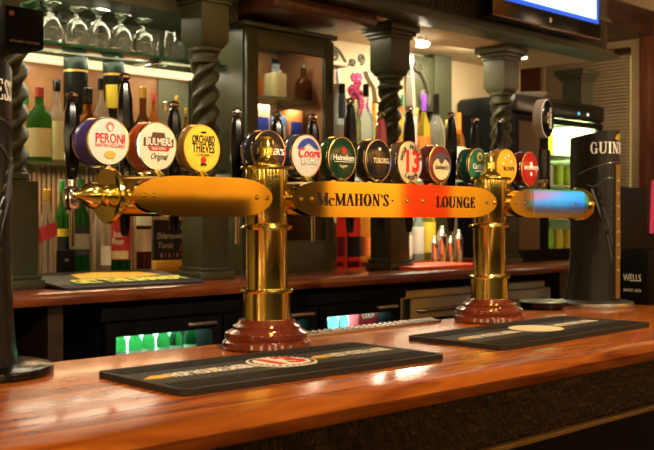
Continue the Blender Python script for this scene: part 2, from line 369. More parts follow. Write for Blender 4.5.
# ================================================================== BEER TOWER
TZ = 1.33; TY = 1.42
X1, X2 = 1.230, 1.925
tw = thing('beer_tower', 'long polished brass beer tower on two columns with a row of twelve taps', 'beer tower', (X1, TY, CT))
def column(X):
    p = [(0.0, CT + 0.115), (0.0415, CT + 0.115), (0.0415, CT + 0.225)]
    c = MB().lathe([(0.0440, CT + 0.045), (0.0440, CT + 0.110), (0.0385, CT + 0.112), (0.0385, CT + 0.22), (0.0395, CT + 0.222), (0.0395, CT + 0.336)], (X, TY, 0), segs=40).build('column', m_brass, tw, world=True)
    MB().lathe([(0.036, CT), (0.080, CT), (0.084, CT + 0.006), (0.083, CT + 0.014), (0.077, CT + 0.018), (0.079, CT + 0.023), (0.078, CT + 0.031), (0.069, CT + 0.035), (0.064, CT + 0.038), (0.064, CT + 0.043), (0.056, CT + 0.047), (0.052, CT + 0.055), (0.044, CT + 0.056)], (X, TY, 0), segs=48).build('wooden_base', m_mahog, c, world=True)
    for z, r in ((CT + 0.108, 0.050), (CT + 0.226, 0.049)):
        MB().lathe([(0.04, z - 0.004), (r - 0.002, z - 0.004), (r, z), (r - 0.002, z + 0.004), (0.04, z + 0.004)], (X, TY, 0), segs=40).build('collar', m_brass, c, world=True)
    MB().lathe([(0.04, CT + 0.334), (0.0495, CT + 0.334), (0.0505, CT + 0.337), (0.0495, CT + 0.340), (0.02, CT + 0.342)], (X, TY, 0), segs=40).build('cap_plate', m_brass, c, world=True)
    z = CT + 0.342
    MB().lathe([(0.025, z), (0.0255, z + 0.005), (0.020, z + 0.010), (0.014, z + 0.015), (0.0125, z + 0.022), (0.0145, z + 0.030), (0.0115, z + 0.040), (0.0105, z + 0.046), (0.0130, z + 0.049), (0.0125, z + 0.054), (0.006, z + 0.057)], (X, TY, 0), segs=28).build('finial', m_brass, c, world=True)
column(X1); column(X2)
R = 0.034
MB().lathe([(R, 0.905), (R, 2.325)], (0, TY, TZ), axis='X', segs=40).build('crossbar', m_brass, tw, world=True)
# end flanges + left finial
MB().lathe([(0.035, 0.882), (0.044, 0.884), (0.046, 0.889), (0.044, 0.895), (0.036, 0.899), (0.035, 0.906)], (0, TY, TZ), axis='X', segs=40).build('end_flange', m_brass, tw, world=True)
MB().lathe([(0.036, 2.290), (0.044, 2.302), (0.046, 2.312), (0.044, 2.322), (0.036, 2.327), (0.02, 2.329)], (0, TY, TZ), axis='X', segs=40).build('end_flange', m_brass, tw, world=True)
MB().lathe([(0.0015, 0.824), (0.004, 0.829), (0.011, 0.838), (0.019, 0.848), (0.0225, 0.857), (0.0215, 0.865), (0.016, 0.872), (0.014, 0.876), (0.017, 0.880), (0.018, 0.883)], (0, TY, TZ), axis='X', segs=32).build('end_finial', m_brass, tw, world=True)
PH = 0.0345; PYF = 1.372; PYB = 1.392
def plate(x0, x1, e0, e1, segname='name_plate', label=None):
    """flat plate; e0/e1: length of the tapered round end"""
    pts = []
    n = 14
    def end(xe, L, sgn):
        out = []
        for i in range(n + 1):
            a = PI / 2 - PI * i / n
            c, s_ = math.cos(a), math.sin(a)
            out.append((xe + sgn * L * abs(c), PH * (abs(s_) ** 1.0) * (1 if s_ >= 0 else -1)))
        return out
    pts += end(x1 - e1, e1, 1)
    pts += end(x0 + e0, e0, -1)[::-1]
    mb = MB(); fr = [(p[0], p[1]) for p in pts]
    mb.prism(fr, lambda a, b: Vector((a, PYF, TZ + b)), lambda a, b: Vector((a, PYB, TZ + b)))
    o = mb.build(segname, m_plate, tw, world=True)
    if label: o['label'] = label
    return o
pl = plate(0.903, 1.203, 0.10, 0.085, 'side_plate')
pm = plate(1.250, 1.888, 0.085, 0.10, 'name_plate', 'brass name plate with black capitals')
pr = plate(1.940, 2.285, 0.09, 0.04, 'side_plate')
xa, xb = XY(533, PYF), 2.262
MB().box((xa, PYF - 0.0012, TZ - PH * 0.88), (xb, PYF, TZ + PH * 0.88)).build('added_mirror', M('mirror_nickel', (0.85, 0.85, 0.86), 0.06, 1), pr, world=True, smooth=False)  # mirror inset added so the plate shows the far television's blue
def bolts(par, xs):
    for x in xs:
        MB().lathe([(0.0045, PYF + 0.001), (0.0045, PYF - 0.001), (0.003, PYF - 0.003), (0.001, PYF - 0.0036)], (x, 0, TZ), axis='Y', segs=14).build('bolt', m_chrome if par is pr else m_brass, par, world=True)
bolts(pl, (0.925, 0.944, XY(258, PYF) - 0.003, XY(267, PYF)))
bolts(pm, (XY(301, PYF), XY(312, PYF), XY(407.5, PYF), XY(423, PYF), XY(487, PYF), XY(494.5, PYF)))
bolts(pr, (XY(517, PYF), XY(525, PYF), XY(575, PYF)))
xa, xb = XY(317, PYF), XY(389, PYF)
serif('lettering', "McMAHON'S", 0.0245, m_ink, pm, front((xa + xb) / 2, PYF, TZ), width=xb - xa)
serif('lettering', ".", 0.028, m_brown, pm, front(XY(392.5, PYF), PYF, TZ + 0.001))
xa, xb = XY(436, PYF), XY(475.5, PYF)
serif('lettering', 'LOUNGE', 0.0245, m_ink, pm, front((xa + xb) / 2, PYF, TZ - 0.001), width=xb - xa)

# ---- badges
def sc(name, col, e=0): return M(name, col, 0.25)
def disc(px, a, b, name, mat, par, X, Z, yf, dz=0.0, dx=0.0):
    n = 28
    pts = [(a * math.cos(2 * PI * i / n), b * math.sin(2 * PI * i / n)) for i in range(n)]
    return MB().prism(pts, lambda p, q: Vector((X + dx + p, yf - 0.0008, Z + dz + q)), lambda p, q: Vector((X + dx + p, yf, Z + dz + q))).build(name, mat, par, world=True, smooth=False)
def poly(pts, name, mat, par, X, Z, yf, th=0.0008):
    return MB().prism(pts, lambda p, q: Vector((X + p, yf - th, Z + q)), lambda p, q: Vector((X + p, yf, Z + q))).build(name, mat, par, world=True, smooth=False)
BY = 1.448   # front of the drum
def badge(px, cy, a, b, bodycol, facecol, label, rimmat=None, drum=0.030, facename=None):
    X = XY(px, BY); Z = CAMZ + (220 - cy) / 1000 * dep(px, BY)
    a *= 1.045; b *= 1.045
    k = b / a
    prof = [(a * 0.90, BY + drum), (a * 0.98, BY + drum - 0.004), (a * 1.0, BY + drum * 0.5), (a * 0.985, BY + 0.004)]
    mb = MB(); mb.lathe(prof, (X, 0, Z), axis='Y', segs=44, sx=1, sy=k)
    nk = MB().tube([(X, 1.432, TZ + 0.024), (X, 1.440, TZ + 0.036), (X, BY + 0.016, Z - b * 0.86)], [0.012, 0.008, 0.007], 14)
    body = mb.build('tap_badge', M('drum_' + facename, bodycol, 0.2), tw, world=True)
    body['label'] = label
    nk.build('neck', m_brass, body, world=True)
    # chrome rim
    MB().lathe([(a * 0.99, BY + 0.006), (a * 1.02, BY + 0.003), (a * 1.01, BY - 0.001), (a * 0.95, BY - 0.0012), (a * 0.95, BY + 0.004)], (X, 0, Z), axis='Y', segs=44, sy=k).build('rim', rimmat or m_chrome, body, world=True)
    MB().lathe([(a * 0.95, BY + drum - 0.004), (a * 1.04, BY + drum - 0.004), (a * 1.05, BY + drum), (a * 1.02, BY + drum + 0.004), (a * 0.9, BY + drum + 0.004)], (X, 0, Z), axis='Y', segs=44, sy=k).build('back_rim', m_chrome, body, world=True)
    MB().lathe([(a * 0.955, BY + 0.003), (a * 0.95, BY - 0.0012), (a * 0.80, BY - 0.0030), (a * 0.5, BY - 0.0042), (a * 0.12, BY - 0.0048)], (X, 0, Z), axis='Y', segs=44, sy=k).build('face', M('face_' + facename, facecol, 0.16, coat=0.5), body, world=True)
    return body, X, Z, BY - 0.0048
red = M('print_red', (0.62, 0.02, 0.03), 0.4); wht = M('print_white', (0.85, 0.83, 0.76), 0.4); blk = M('print_black', (0.012, 0.010, 0.010), 0.4)
gld = M('print_gold', (0.70, 0.42, 0.08), 0.35); navy = M('print_navy', (0.02, 0.05, 0.30), 0.35); brn = M('print_brown', (0.12, 0.06, 0.03), 0.4)
grn = M('print_green', (0.01, 0.12, 0.05), 0.4); crm = M('print_cream', (0.75, 0.62, 0.36), 0.4); slate = M('print_slate', (0.08, 0.08, 0.10), 0.4)
# Peroni
o, X, Z, y = badge(108.5, 141.5, 0.0385, 0.0388, (0.10, 0.07, 0.36), (0.80, 0.78, 0.74), 'round white tap badge with red capitals and violet drum', drum=0.044, facename='white_round')
text('lettering', 'PERONI', 0.0225, red, o, front(X + 0.001, y, Z + 0.004), width=0.056, bold=0.012)
text('lettering', 'NASTRO AZZURRO', 0.0075, red, o, front(X + 0.001, y, Z - 0.0075), width=0.056)
disc(0, 0.0075, 0.008, 'emblem', M('print_pink', (0.7, 0.2, 0.15), 0.4), o, X, Z, y, 0.0245); disc(0, 0.004, 0.005, 'emblem', wht, o, X, Z, y - 0.0006, 0.0225)
disc(0, 0.011, 0.006, 'emblem', gld, o, X, Z, y, -0.022)
# Bulmers
o, X, Z, y = badge(157, 146.5, 0.0390, 0.0410, (0.55, 0.10, 0.02), (0.80, 0.72, 0.58), 'cream oval tap badge with black name panel and red ribbon', drum=0.036, facename='cream_oval')
poly([(-0.030, 0.000), (0.031, 0.000), (0.031, 0.014), (0.014, 0.016), (0.012, 0.024), (-0.012, 0.024), (-0.014, 0.016), (-0.030, 0.014)], 'name_panel', brn, o, X, Z, y)
text('lettering', 'BULMERS', 0.0175, wht, o, front(X, y - 0.001, Z + 0.007), width=0.054, bold=0.02)
poly([(-0.018, -0.008), (0.020, -0.008), (0.024, -0.001), (-0.022, -0.001)], 'ribbon', red, o, X, Z, y)
text('lettering', 'IRISH CIDER', 0.0065, wht, o, front(X, y - 0.001, Z - 0.0045), width=0.03)
text('lettering', 'Original', 0.016, blk, o, front(X, y, Z - 0.018), width=0.036, shear=0.5)
# Orchard Thieves
o, X, Z, y = badge(202, 148.5, 0.0385, 0.0405, (0.30, 0.20, 0.03), (0.78, 0.55, 0.06), 'yellow oval tap badge with black cider lettering and red fruit', drum=0.024, facename='yellow_oval', rimmat=m_gold)
text('lettering', 'ORCHARD', 0.0195, blk, o, front(X, y, Z + 0.0155), width=0.050, bold=0.012)
text('lettering', 'THIEVES', 0.0235, blk, o, front(X, y, Z - 0.0005), width=0.050, bold=0.012)
text('lettering', '- CIDER -', 0.006, blk, o, front(X, y, Z - 0.0125), width=0.038)
disc(0, 0.006, 0.006, 'emblem', red, o, X, Z, y, -0.021)
poly([(-0.008, -0.031), (0.008, -0.031), (0.005, -0.027), (-0.005, -0.027)], 'emblem', blk, o, X, Z, y)
disc(0, 0.007, 0.0015, 'emblem', blk, o, X, Z, y, 0.029)
# Foster's
o, X, Z, y = badge(269, 152, 0.0400, 0.0400, (0.02, 0.02, 0.03), (0.025, 0.018, 0.022), 'dark round tap badge behind the first column finial with white name', facename='dark_round')
text('lettering', "FOSTER'S", 0.0165, wht, o, front(X, y, Z + 0.000), width=0.068, bold=0.012)
disc(0, 0.007, 0.008, 'emblem', gld, o, X, Z, y, 0.018)
# Coors Light
o, X, Z, y = badge(306.5, 156, 0.0385, 0.0410, (0.05, 0.06, 0.12), (0.50, 0.48, 0.46), 'silver oval tap badge with snowy mountain on blue sky and red script', facename='silver_oval')
poly([(-0.029, 0.013), (-0.025, 0.022), (-0.014, 0.032), (0.0, 0.0355), (0.014, 0.032), (0.025, 0.022), (0.029, 0.013), (0.014, 0.018), (0.001, 0.026), (-0.014, 0.016)], 'sky_print', navy, o, X, Z, y - 0.0002)
text('lettering', 'Coors', 0.027, red, o, front(X + 0.002, y - 0.0006, Z + 0.005), width=0.058, bold=0.015, shear=0.15)
text('lettering', 'LIGHT', 0.0185, slate, o, front(X + 0.003, y - 0.0002, Z - 0.0105), width=0.048, shear=0.25, bold=0.02)
text('lettering', 'LIGHT', 0.0185, wht, o, front(X + 0.002, y - 0.0012, Z - 0.0100), width=0.046, shear=0.25)
# Heineken
o, X, Z, y = badge(342, 158.5, 0.0390, 0.0425, (0.02, 0.06, 0.03), (0.008, 0.035, 0.018), 'dark green oval tap badge with red star and white name', facename='green_oval')
st = [((0.009 if i % 2 == 0 else 0.0038) * math.sin(PI * i / 5), 0.0165 + (0.009 if i % 2 == 0 else 0.0038) * math.cos(PI * i / 5)) for i in range(10)]
poly(st, 'star', red, o, X, Z, y)
text('lettering', 'Heineken', 0.0165, wht, o, front(X, y, Z + 0.001), width=0.060, bold=0.01)
poly([(-0.028, -0.0075), (0.028, -0.0075), (0.028, -0.0065), (-0.028, -0.0065)], 'line', wht, o, X, Z, y)
text('lettering', 'lager', 0.009, crm, o, front(X, y, Z - 0.0155), width=0.022)
# Tuborg
o, X, Z, y = badge(378, 160.5, 0.0390, 0.0430, (0.02, 0.02, 0.02), (0.012, 0.012, 0.014), 'black oval tap badge with cream name over bare black face', facename='black_oval')
text('lettering', 'TUBORG', 0.0155, crm, o, front(X + 0.004, y, Z - 0.001), width=0.048, bold=0.018)
disc(0, 0.004, 0.0035, 'emblem', wht, o, X, Z, y, 0.024)
# 13
o, X, Z, y = badge(409.5, 162.5, 0.0395, 0.0450, (0.10, 0.08, 0.05), (0.66, 0.52, 0.33), 'cream oval tap badge with a big red thirteen', facename='tan_oval')
text('lettering', '13', 0.066, red, o, front(X + 0.002, y, Z + 0.000), width=0.043, bold=0.03)
def arc_text(s, rx, rz, a_mid, spread, size, mat, o, X, Z, y, flip=False):
    n = len(s)
    for i, ch in enumerate(s):
        if ch == ' ': continue
        a = math.radians(a_mid + (spread * (0.5 - i / (n - 1)) if not flip else -spread * (0.5 - i / (n - 1))))
        cx, cz = rx * math.cos(a), rz * math.sin(a); t = a - PI / 2 + (PI if flip else 0)
        ct, st_ = math.cos(t), math.sin(t)
        text('letter', ch, size, mat, o, lambda p, q, r: Vector((X + cx + p * ct - q * st_, y - 0.0004 - r, Z + cz + p * st_ + q * ct)), bold=0.02)
arc_text('HOP HOUSE', 0.031, 0.034, 90, 150, 0.0135, blk, o, X, Z, y)
arc_text('LAGER', 0.030, 0.0345, 270, 70, 0.0135, blk, o, X, Z, y, True)
# maroon
o, X, Z, y = badge(439.5, 164.5, 0.0385, 0.0415, (0.12, 0.02, 0.02), (0.22, 0.035, 0.035), 'maroon oval tap badge with tan centre and dark script', facename='maroon_oval')
n = 26; pts = [(0.029 * math.cos(2 * PI * i / n), -0.006 + (0.020 if math.sin(2 * PI * i / n) > 0 else 0.029) * math.sin(2 * PI * i / n)) for i in range(n)]
poly(pts, 'centre_print', crm, o, X, Z, y)
poly([(-0.029, 0.004), (-0.02, 0.016), (-0.012, 0.017), (-0.008, 0.007), (0, 0.0), (0.008, 0.007), (0.012, 0.017), (0.02, 0.016), (0.029, 0.004), (0.026, 0.020), (0, 0.026), (-0.026, 0.020)], 'emblem', slate, o, X, Z, y - 0.001)
text('lettering', "Smithwick's", 0.0155, blk, o, front(X, y - 0.0012, Z - 0.007), width=0.048, shear=0.3)
# Carlsberg
o, X, Z, y = badge(478, 166, 0.0375, 0.0400, (0.01, 0.08, 0.05), (0.012, 0.13, 0.08), 'bright green oval tap badge with white script and gold crest', facename='bright_green_oval')
text('lettering', 'Carlsberg', 0.0185, wht, o, front(X, y, Z - 0.002), width=0.054, bold=0.008, shear=0.2)
disc(0, 0.010, 0.011, 'emblem', gld, o, X, Z, y, 0.021); disc(0, 0.005, 0.006, 'emblem', grn, o, X, Z, y - 0.0006, 0.021)
poly([(-0.02, -0.014), (0.012, -0.014), (0.022, -0.010), (-0.01, -0.0115)], 'swash', wht, o, X, Z, y)
# amber
o, X, Z, y = badge(506.5, 166.5, 0.0400, 0.0405, (0.35, 0.16, 0.01), (0.85, 0.42, 0.03), 'plain amber-yellow oval tap badge above the second column cap', facename='amber_oval', rimmat=m_gold)
text('lettering', 'BLONDE', 0.015, blk, o, front(X + 0.004, y, Z - 0.006), width=0.046)
for dx, dz in ((-0.012, 0.02), (0.012, 0.012), (0.0, 0.026), (-0.02, 0.006)): disc(0, 0.003, 0.003, 'speckle', wht, o, X, Z, y, dz, dx)
# red
o, X, Z, y = badge(529.5, 169, 0.0350, 0.0415, (0.12, 0.01, 0.01), (0.36, 0.012, 0.015), 'small dark red oval tap badge nearest the right end with white band', facename='red_oval')
text('lettering', "SMITHWICK'S", 0.012, wht, o, front(X, y, Z + 0.002), width=0.062, bold=0.03)
disc(0, 0.006, 0.008, 'emblem', wht, o, X, Z, y, 0.010); disc(0, 0.004, 0.005, 'emblem', wht, o, X, Z, y, -0.013)

# ---- taps on the staff side
HY = 1.522
def tap(px, ytop, tip, label, spout='black', tint=None):
    X = XY(px, HY); zt = CAMZ + (220 - ytop) / 1000 * dep(px, HY)
    body = MB().lathe([(0.009, TY + R - 0.003), (0.009, HY - 0.012), (0.012, HY - 0.010), (0.012, HY - 0.004)], (X, 0, TZ - 0.004), axis='Y', segs=18)
    body.lathe([(0.006, TZ - 0.024), (0.013, TZ - 0.020), (0.0165, TZ - 0.008), (0.0165, TZ + 0.004), (0.012, TZ + 0.014), (0.008, TZ + 0.018), (0.008, TZ + 0.028)], (X, HY, 0), segs=20)
    body = body.build('tap', m_chrome, tw, world=True); body['label'] = label
    L = zt - (TZ + 0.026); z0 = TZ + 0.026
    hm = m_black if tint is None else tint
    h = MB().lathe([(0.0065, z0), (0.0095, z0 + 0.008), (0.0140, z0 + L * 0.34), (0.0148, z0 + L * 0.52), (0.0125, z0 + L * 0.78), (0.0085, z0 + L - 0.020), (0.0060, z0 + L - 0.017)], (X, HY, 0), segs=8).build('handle', hm, body, world=True, angle=15)
    MB().lathe([(0.006, zt - 0.021), (0.0100, zt - 0.019), (0.0055, zt - 0.0145), (0.0100, zt - 0.009), (0.0100, zt - 0.004), (0.004, zt)], (X, HY, 0), segs=10).build('crystal_knob', m_crystal, body, world=True, angle=15)
    zb = tip
    if spout == 'black':
        MB().lathe([(0.006, zb), (0.0085, zb + 0.012), (0.0105, TZ - 0.022)], (X, HY + 0.0, 0), segs=16).build('nozzle', m_black, body, world=True)
    else:
        MB().lathe([(0.0045, zb), (0.0050, zb + 0.004), (0.0050, TZ - 0.022)], (X, HY, 0), segs=14).build('spout', m_chrome, body, world=True)
m_handle_refl = M('handle_red_reflection', (0.25, 0.05, 0.06), 0.08, coat=1)  # red reflection on a black handle, put into its colour
tap(72, 91, 1.245, 'chrome tap with crystal knob at the far left end', 'pipe')
tap(125, 73, 1.262, 'tall black-handled tap behind the cream cider badge')
tap(174, 101, 1.262, 'black-handled tap left of the yellow badge')
tap(237, 108, 1.243, 'black-handled tap beside the first brass column', 'pipe')
tap(277, 111, 1.243, 'black-handled tap above the first column')
tap(313, 114, 1.243, 'black-handled tap between silver and green badges', 'pipe')
tap(350, 98, 1.262, 'tall black-handled tap left of the black badge')
tap(381, 111, 1.262, 'black tap handle with painted red reflection by the black badge', tint=m_handle_refl)
tap(409, 106, 1.262, 'tall black-handled tap above the badge with thirteen')
tap(451, 112, 1.262, 'tall black-handled tap right of the maroon badge')
tap(475, 117, 1.262, 'black-handled tap above the bright green badge')
tap(500, 117, 1.262, 'black-handled tap above the amber badge')
# paddle tap with an oval lens, right end
pX = XY(543, HY)
pb = MB().lathe([(0.010, TY + R - 0.003), (0.010, HY - 0.006)], (pX, 0, TZ), axis='Y', segs=18).lathe([(0.009, TZ - 0.02), (0.016, TZ - 0.01), (0.016, TZ + 0.01), (0.012, TZ + 0.02), (0.012, TZ + 0.055), (0.014, TZ + 0.058), (0.014, TZ + 0.066), (0.011, TZ + 0.07)], (pX, HY, 0), segs=20).build('tap', m_chrome, tw, world=True)
pb['label'] = 'tap with large oval black paddle handle'
MB().lathe([(0.012, TZ + 0.068), (0.013, TZ + 0.10), (0.012, TZ + 0.15)], (pX, HY, 0), segs=14).build('handle', m_black, pb, world=True)
Zp = CAMZ + (220 - 119) / 1000 * dep(545, HY)
def ovalY(mb, a, k, y0, y1, dome, X, Z):
    mb.lathe([(a * 0.9, y1), (a, y1 - 0.002), (a, y0 + 0.003), (a * 0.9, y0), (a * 0.4, y0 - dome), (a * 0.05, y0 - dome * 1.1)], (X, 0, Z), axis='Y', segs=36, sy=k)
    return mb
pc = math.radians(-25)
mb = ovalY(MB(), 0.030, 1.75, HY - 0.016, HY + 0.016, 0.004, pX, Zp); mb.build('paddle', M('paddle_grey', (0.42, 0.38, 0.36), 0.35), pb, world=True)
mb = ovalY(MB(), 0.0285, 1.72, HY - 0.0185, HY - 0.014, 0.004, pX, Zp); pf = mb.build('paddle', m_black, pb, world=True); pf['label'] = 'glossy black oval lens of the paddle'
text('lettering', 'GUINNESS', 0.014, wht, pb, lambda a, b, c: Vector((pX + b, HY - 0.0232 - c, Zp - a)), width=0.055)
text('lettering', 'EST 1759', 0.006, wht, pb, lambda a, b, c: Vector((pX - 0.011 + b, HY - 0.0230 - c, Zp - a)), width=0.028)

# ================================================================== STOUT FONTS (tall black dispensers)
def sect(z, hx, hyf, hyb, n=48, pw=2.6):
    out = []
    for i in range(n):
        a = -PI / 2 + 2 * PI * i / n
        c, s_ = math.cos(a), math.sin(a); k = (abs(c) ** pw + abs(s_) ** pw) ** (-1 / pw)
        out.append((hx * c * k, (hyf if s_ < 0 else hyb) * s_ * k))
    return out
def stout_font(X, Y, label, turn=0.0):
    t = thing('beer_font', label, 'beer dispenser', (X, Y, CT))
    MB().lathe([(0.108, CT), (0.110, CT + 0.006), (0.108, CT + 0.014), (0.09, CT + 0.018)], (X, Y, 0), segs=56).build('base_disc', m_steel if X > 1 else m_black, t, world=True)
    H = 0.485
    lev = []
    for i in range(29):
        z = 0.0175 + (H - 0.0175) * i / 28
        q = max(0, 1 - z / 0.16)
        lev.append((z, 0.046 + 0.010 * q ** 2, 0.072 + 0.0 * q, 0.066 + 0.028 * q ** 2))
    def topz(y, z): return z + (0.0 if z < H - 0.09 else (z - (H - 0.09)) / 0.09 * (-0.14 * (y + 0.07) ))
    mb = MB(); rings = []
    for z, hx, f_, b_ in lev:
        rings.append([mb.b.verts.new((X + px_, Y + py_, CT + topz(py_, z))) for px_, py_ in sect(z, hx, f_, b_)])
    n = 48
    for q in range(len(rings) - 1):
        for i in range(n):
            j = (i + 1) % n; mb.b.faces.new((rings[q][i], rings[q][j], rings[q + 1][j], rings[q + 1][i]))
    mb.b.faces.new(rings[0][::-1]); mb.b.faces.new(rings[-1])
    body = mb.build('body', M('stout_black', (0.007, 0.0065, 0.006), 0.3), t, world=True, angle=40)
    # arc-length frame around the section, starting at the front centre
    S0 = sect(0, 0.046, 0.072, 0.066, 240); cum = [0]
    for i in range(240):
        a, b_ = S0[i], S0[(i + 1) % 240]; cum.append(cum[-1] + math.hypot(b_[0] - a[0], b_[1] - a[1]))
    tot = cum[-1]
    def wrap(s, z, d):
        s = s % tot
        for i in range(240):
            if cum[i + 1] >= s: break
        k = (s - cum[i]) / (cum[i + 1] - cum[i]); a, b_ = Vector(S0[i]), Vector(S0[(i + 1) % 240])
        p = a.lerp(b_, k); tn = (b_ - a).normalized(); nn = Vector((tn.y, -tn.x))
        p = p + nn * d
        return Vector((X + p.x, Y + p.y, z))
    serif('lettering', 'GUINNESS', 0.031, wht, t, lambda a, b, c: wrap(a, CT + 0.437 + b, c + 0.0006), width=0.165)
    # harp emblem
    hb = MB(); hb.tube([wrap(-0.010, CT + 0.462, 0.002), wrap(0.0, CT + 0.474, 0.002), wrap(0.009, CT + 0.472, 0.002), wrap(0.010, CT + 0.478, 0.002)], 0.0016, 6)
    hb.tube([wrap(-0.010, CT + 0.462, 0.002), wrap(0.004, CT + 0.457, 0.002)], 0.0014, 6); hb.tube([wrap(0.010, CT + 0.476, 0.002), wrap(0.004, CT + 0.457, 0.002)], 0.0014, 6)
    for k in range(3): hb.tube([wrap(-0.006 + k * 0.005, CT + 0.461, 0.002), wrap(-0.003 + k * 0.004, CT + 0.471, 0.002)], 0.0005, 4)
    hb.build('harp_emblem', m_gold, t, world=True)
    # seam curve under the name, relief ribs on both flanks and the gold strip at the front
    sm = MB(); sm.tube([wrap(s, CT + 0.398 - 0.020 * (abs(s) / 0.09) ** 1.6, 0.0006) for s in [i * 0.006 - 0.12 for i in range(41)]], 0.0016, 6)
    sm.build('seam', M('seam_grey', (0.16, 0.14, 0.12), 0.3, 0.5), t, world=True)
    for sg in (-1, 1):
        rb = MB()
        rb.tube([wrap(sg * 0.022, CT + 0.13, 0.0008), wrap(sg * 0.036, CT + 0.20, 0.0012), wrap(sg * 0.058, CT + 0.27, 0.0012), wrap(sg * 0.078, CT + 0.325, 0.0012)], [0.002, 0.003, 0.004, 0.0045], 6)
        rb.tube([wrap(sg * (0.020 + 0.010 * k), CT + 0.352 + (0.006 * math.sin(k)) - 0.003 * k, 0.001) for k in range(8)], 0.0026, 6)
        rb.build('relief_curve', M('relief_grey', (0.055, 0.055, 0.055), 0.3), t, world=True)
        rb = MB()
        for k in range(7):
            z1 = CT + 0.335 - k * 0.020
            rb.tube([wrap(sg * 0.022, z1 - 0.045, 0.0006), wrap(sg * (0.068 - k * 0.0066), z1, 0.0006)], 0.0016, 5)
        rb.build('relief_ribs', M('relief_grey'), t, world=True)
    g = MB()
    g.grid(lambda a, b: wrap((a - 0.5) * 0.022, CT + 0.026 + 0.365 * b, 0.0035), 4, 1)
    for s in (-1, 1): g.grid(lambda a, b: wrap(s * 0.011, CT + 0.026 + 0.365 * b, 0.0035 * a - 0.0005), 1, 1)
    gs = g.build('gold_strip', M('gold_strip', (0.30, 0.19, 0.045), 0.35, 0.7, bump=0.3, bscale=60), t, world=True)
    for k in range(8):
        ln = MB(); ln.grid(lambda a, b: wrap((a - .5) * 0.012, CT + 0.1 + 0.035 * k + 0.006 * b, 0.0040), 2, 1)
        ln.build('strip_print', M('mark_gold', (0.75, 0.55, 0.2), 0.3, 0.6), gs, world=True)
    dt = MB()
    for k in range(9): dt.sphere(wrap(-0.085 + 0.012 * (k % 4), CT + 0.045 + 0.011 * (k // 4), 0.0004), 0.0013, seg=6)
    dt.build('studs', m_chrome, t, world=True)
    t.rotation_euler.z = turn
    return t
stout_font(2.478, 1.472, 'tall black stout dispenser with gold strip at the right end of the counter')
stout_font(0.700, 1.484, 'black stout dispenser cut off by the left edge of the photo', math.radians(-32))

# ================================================================== MATS AND SMALL THINGS ON THE COUNTER
def bar_mat(c, ux, L, D, label, disc_r, discmat, name_on, z0=CT, th=0.010, group=None):
    """c: centre, ux: angle of the long side"""
    t = thing('bar_mat', label, 'bar mat', (c[0], c[1], z0), group)
    ca, sa = math.cos(ux), math.sin(ux)
    fr = lambda a, b, z: Vector((a * ca - b * sa, a * sa + b * ca, z))
    r = 0.016; pts = []
    for cx, cy, a0 in ((L / 2 - r, D / 2 - r, 0), (-L / 2 + r, D / 2 - r, 90), (-L / 2 + r, -D / 2 + r, 180), (L / 2 - r, -D / 2 + r, 270)):
        for k in range(5):
            a = math.radians(a0 + 22.5 * k); pts.append((cx + r * math.cos(a), cy + r * math.sin(a)))
    MB().prism(pts, lambda a, b: fr(a, b, 0), lambda a, b: fr(a, b, th)).build('mat_body', m_rubber, t, smooth=False)
    nb = MB(); nb2 = MB()
    nx, ny = int(L / 0.0075), int(D / 0.0075)
    for i in range(nx):
        x = -L / 2 + 0.014 + i * (L - 0.028) / (nx - 1)
        nb.box((x - 0.0016, -D / 2 + 0.012, th), (x + 0.0016, -D / 2 + 0.062, th + 0.0012)); nb2.box((x - 0.0016, D / 2 - 0.062, th), (x + 0.0016, D / 2 - 0.012, th + 0.0012))
    for q in (nb, nb2): q.xform(lambda v: fr(v.x, v.y, v.z)); q.build('rubber_ridges', m_rubber, t, smooth=False)
    if disc_r:
        dd = MB().lathe([(disc_r, th), (disc_r, th + 0.0012), (disc_r * 0.96, th + 0.0016)], segs=48).build('round_print', discmat, t)
    return t, fr
m_printw = M('mat_white', (0.78, 0.74, 0.66), 0.5); m_printg = M('mat_gold', (0.65, 0.42, 0.06), 0.5)
# first mat
def gz(px, py, z):
    d = ray(px, py); tt = (z - CAMZ) / d.z; return Vector((d.x * tt, d.y * tt))
zt = CT + 0.010
A = gz(105, 372.6, zt); Bf = gz(183, 390.5, zt); Cf = gz(447, 354, zt)
lx = (Cf - Bf); ang = math.atan2(lx.y, lx.x); L1 = lx.length; D1 = 0.235
nrm = Vector((-math.sin(ang), math.cos(ang))); cen = (Bf + Cf) / 2 + nrm * D1 / 2
t, fr = bar_mat(cen, ang, L1, D1, 'long black rubber bar mat with white print in front of the first column', 0.058, m_printw, True)
th = 0.010
on = lambda cx, cy: (lambda a, b, c: fr(cx + a, cy + b, th + 0.0006 + c))
text('lettering', 'HOP HOUSE LAGER', 0.046, m_printw, t, on(-L1 * 0.255, 0), width=L1 * 0.28, world=False, bold=0.035)
text('lettering', 'HOP HOUSE LAGER', 0.046, m_printw, t, on(L1 * 0.325, 0), width=L1 * 0.25, world=False, bold=0.035)
for cx in (-L1 * 0.44, L1 * 0.15):
    MB().prism([(-0.024, -0.006), (0.0, -0.013), (0.024, -0.009), (0.020, 0.011), (-0.002, 0.013)], lambda a, b: fr(cx + a, b, th), lambda a, b: fr(cx + a, b, th + 0.0012)).build('gold_mark', m_printg, t, smooth=False)
text('lettering', '13', 0.09, red, t, lambda a, b, c: fr(a, b, th + 0.0022 + c), width=0.064, world=False, bold=0.03)
rg = MB()
for k in range(30):
    a = 2 * PI * k / 30
    cx, cy = 0.0505 * math.cos(a), 0.0505 * math.sin(a)
    rg.prism([(-0.0022, -0.003), (0.0022, -0.003), (0.0022, 0.003), (-0.0022, 0.003)], lambda p, q: fr(cx + p, cy + q, th + 0.0015), lambda p, q: fr(cx + p, cy + q, th + 0.0022))
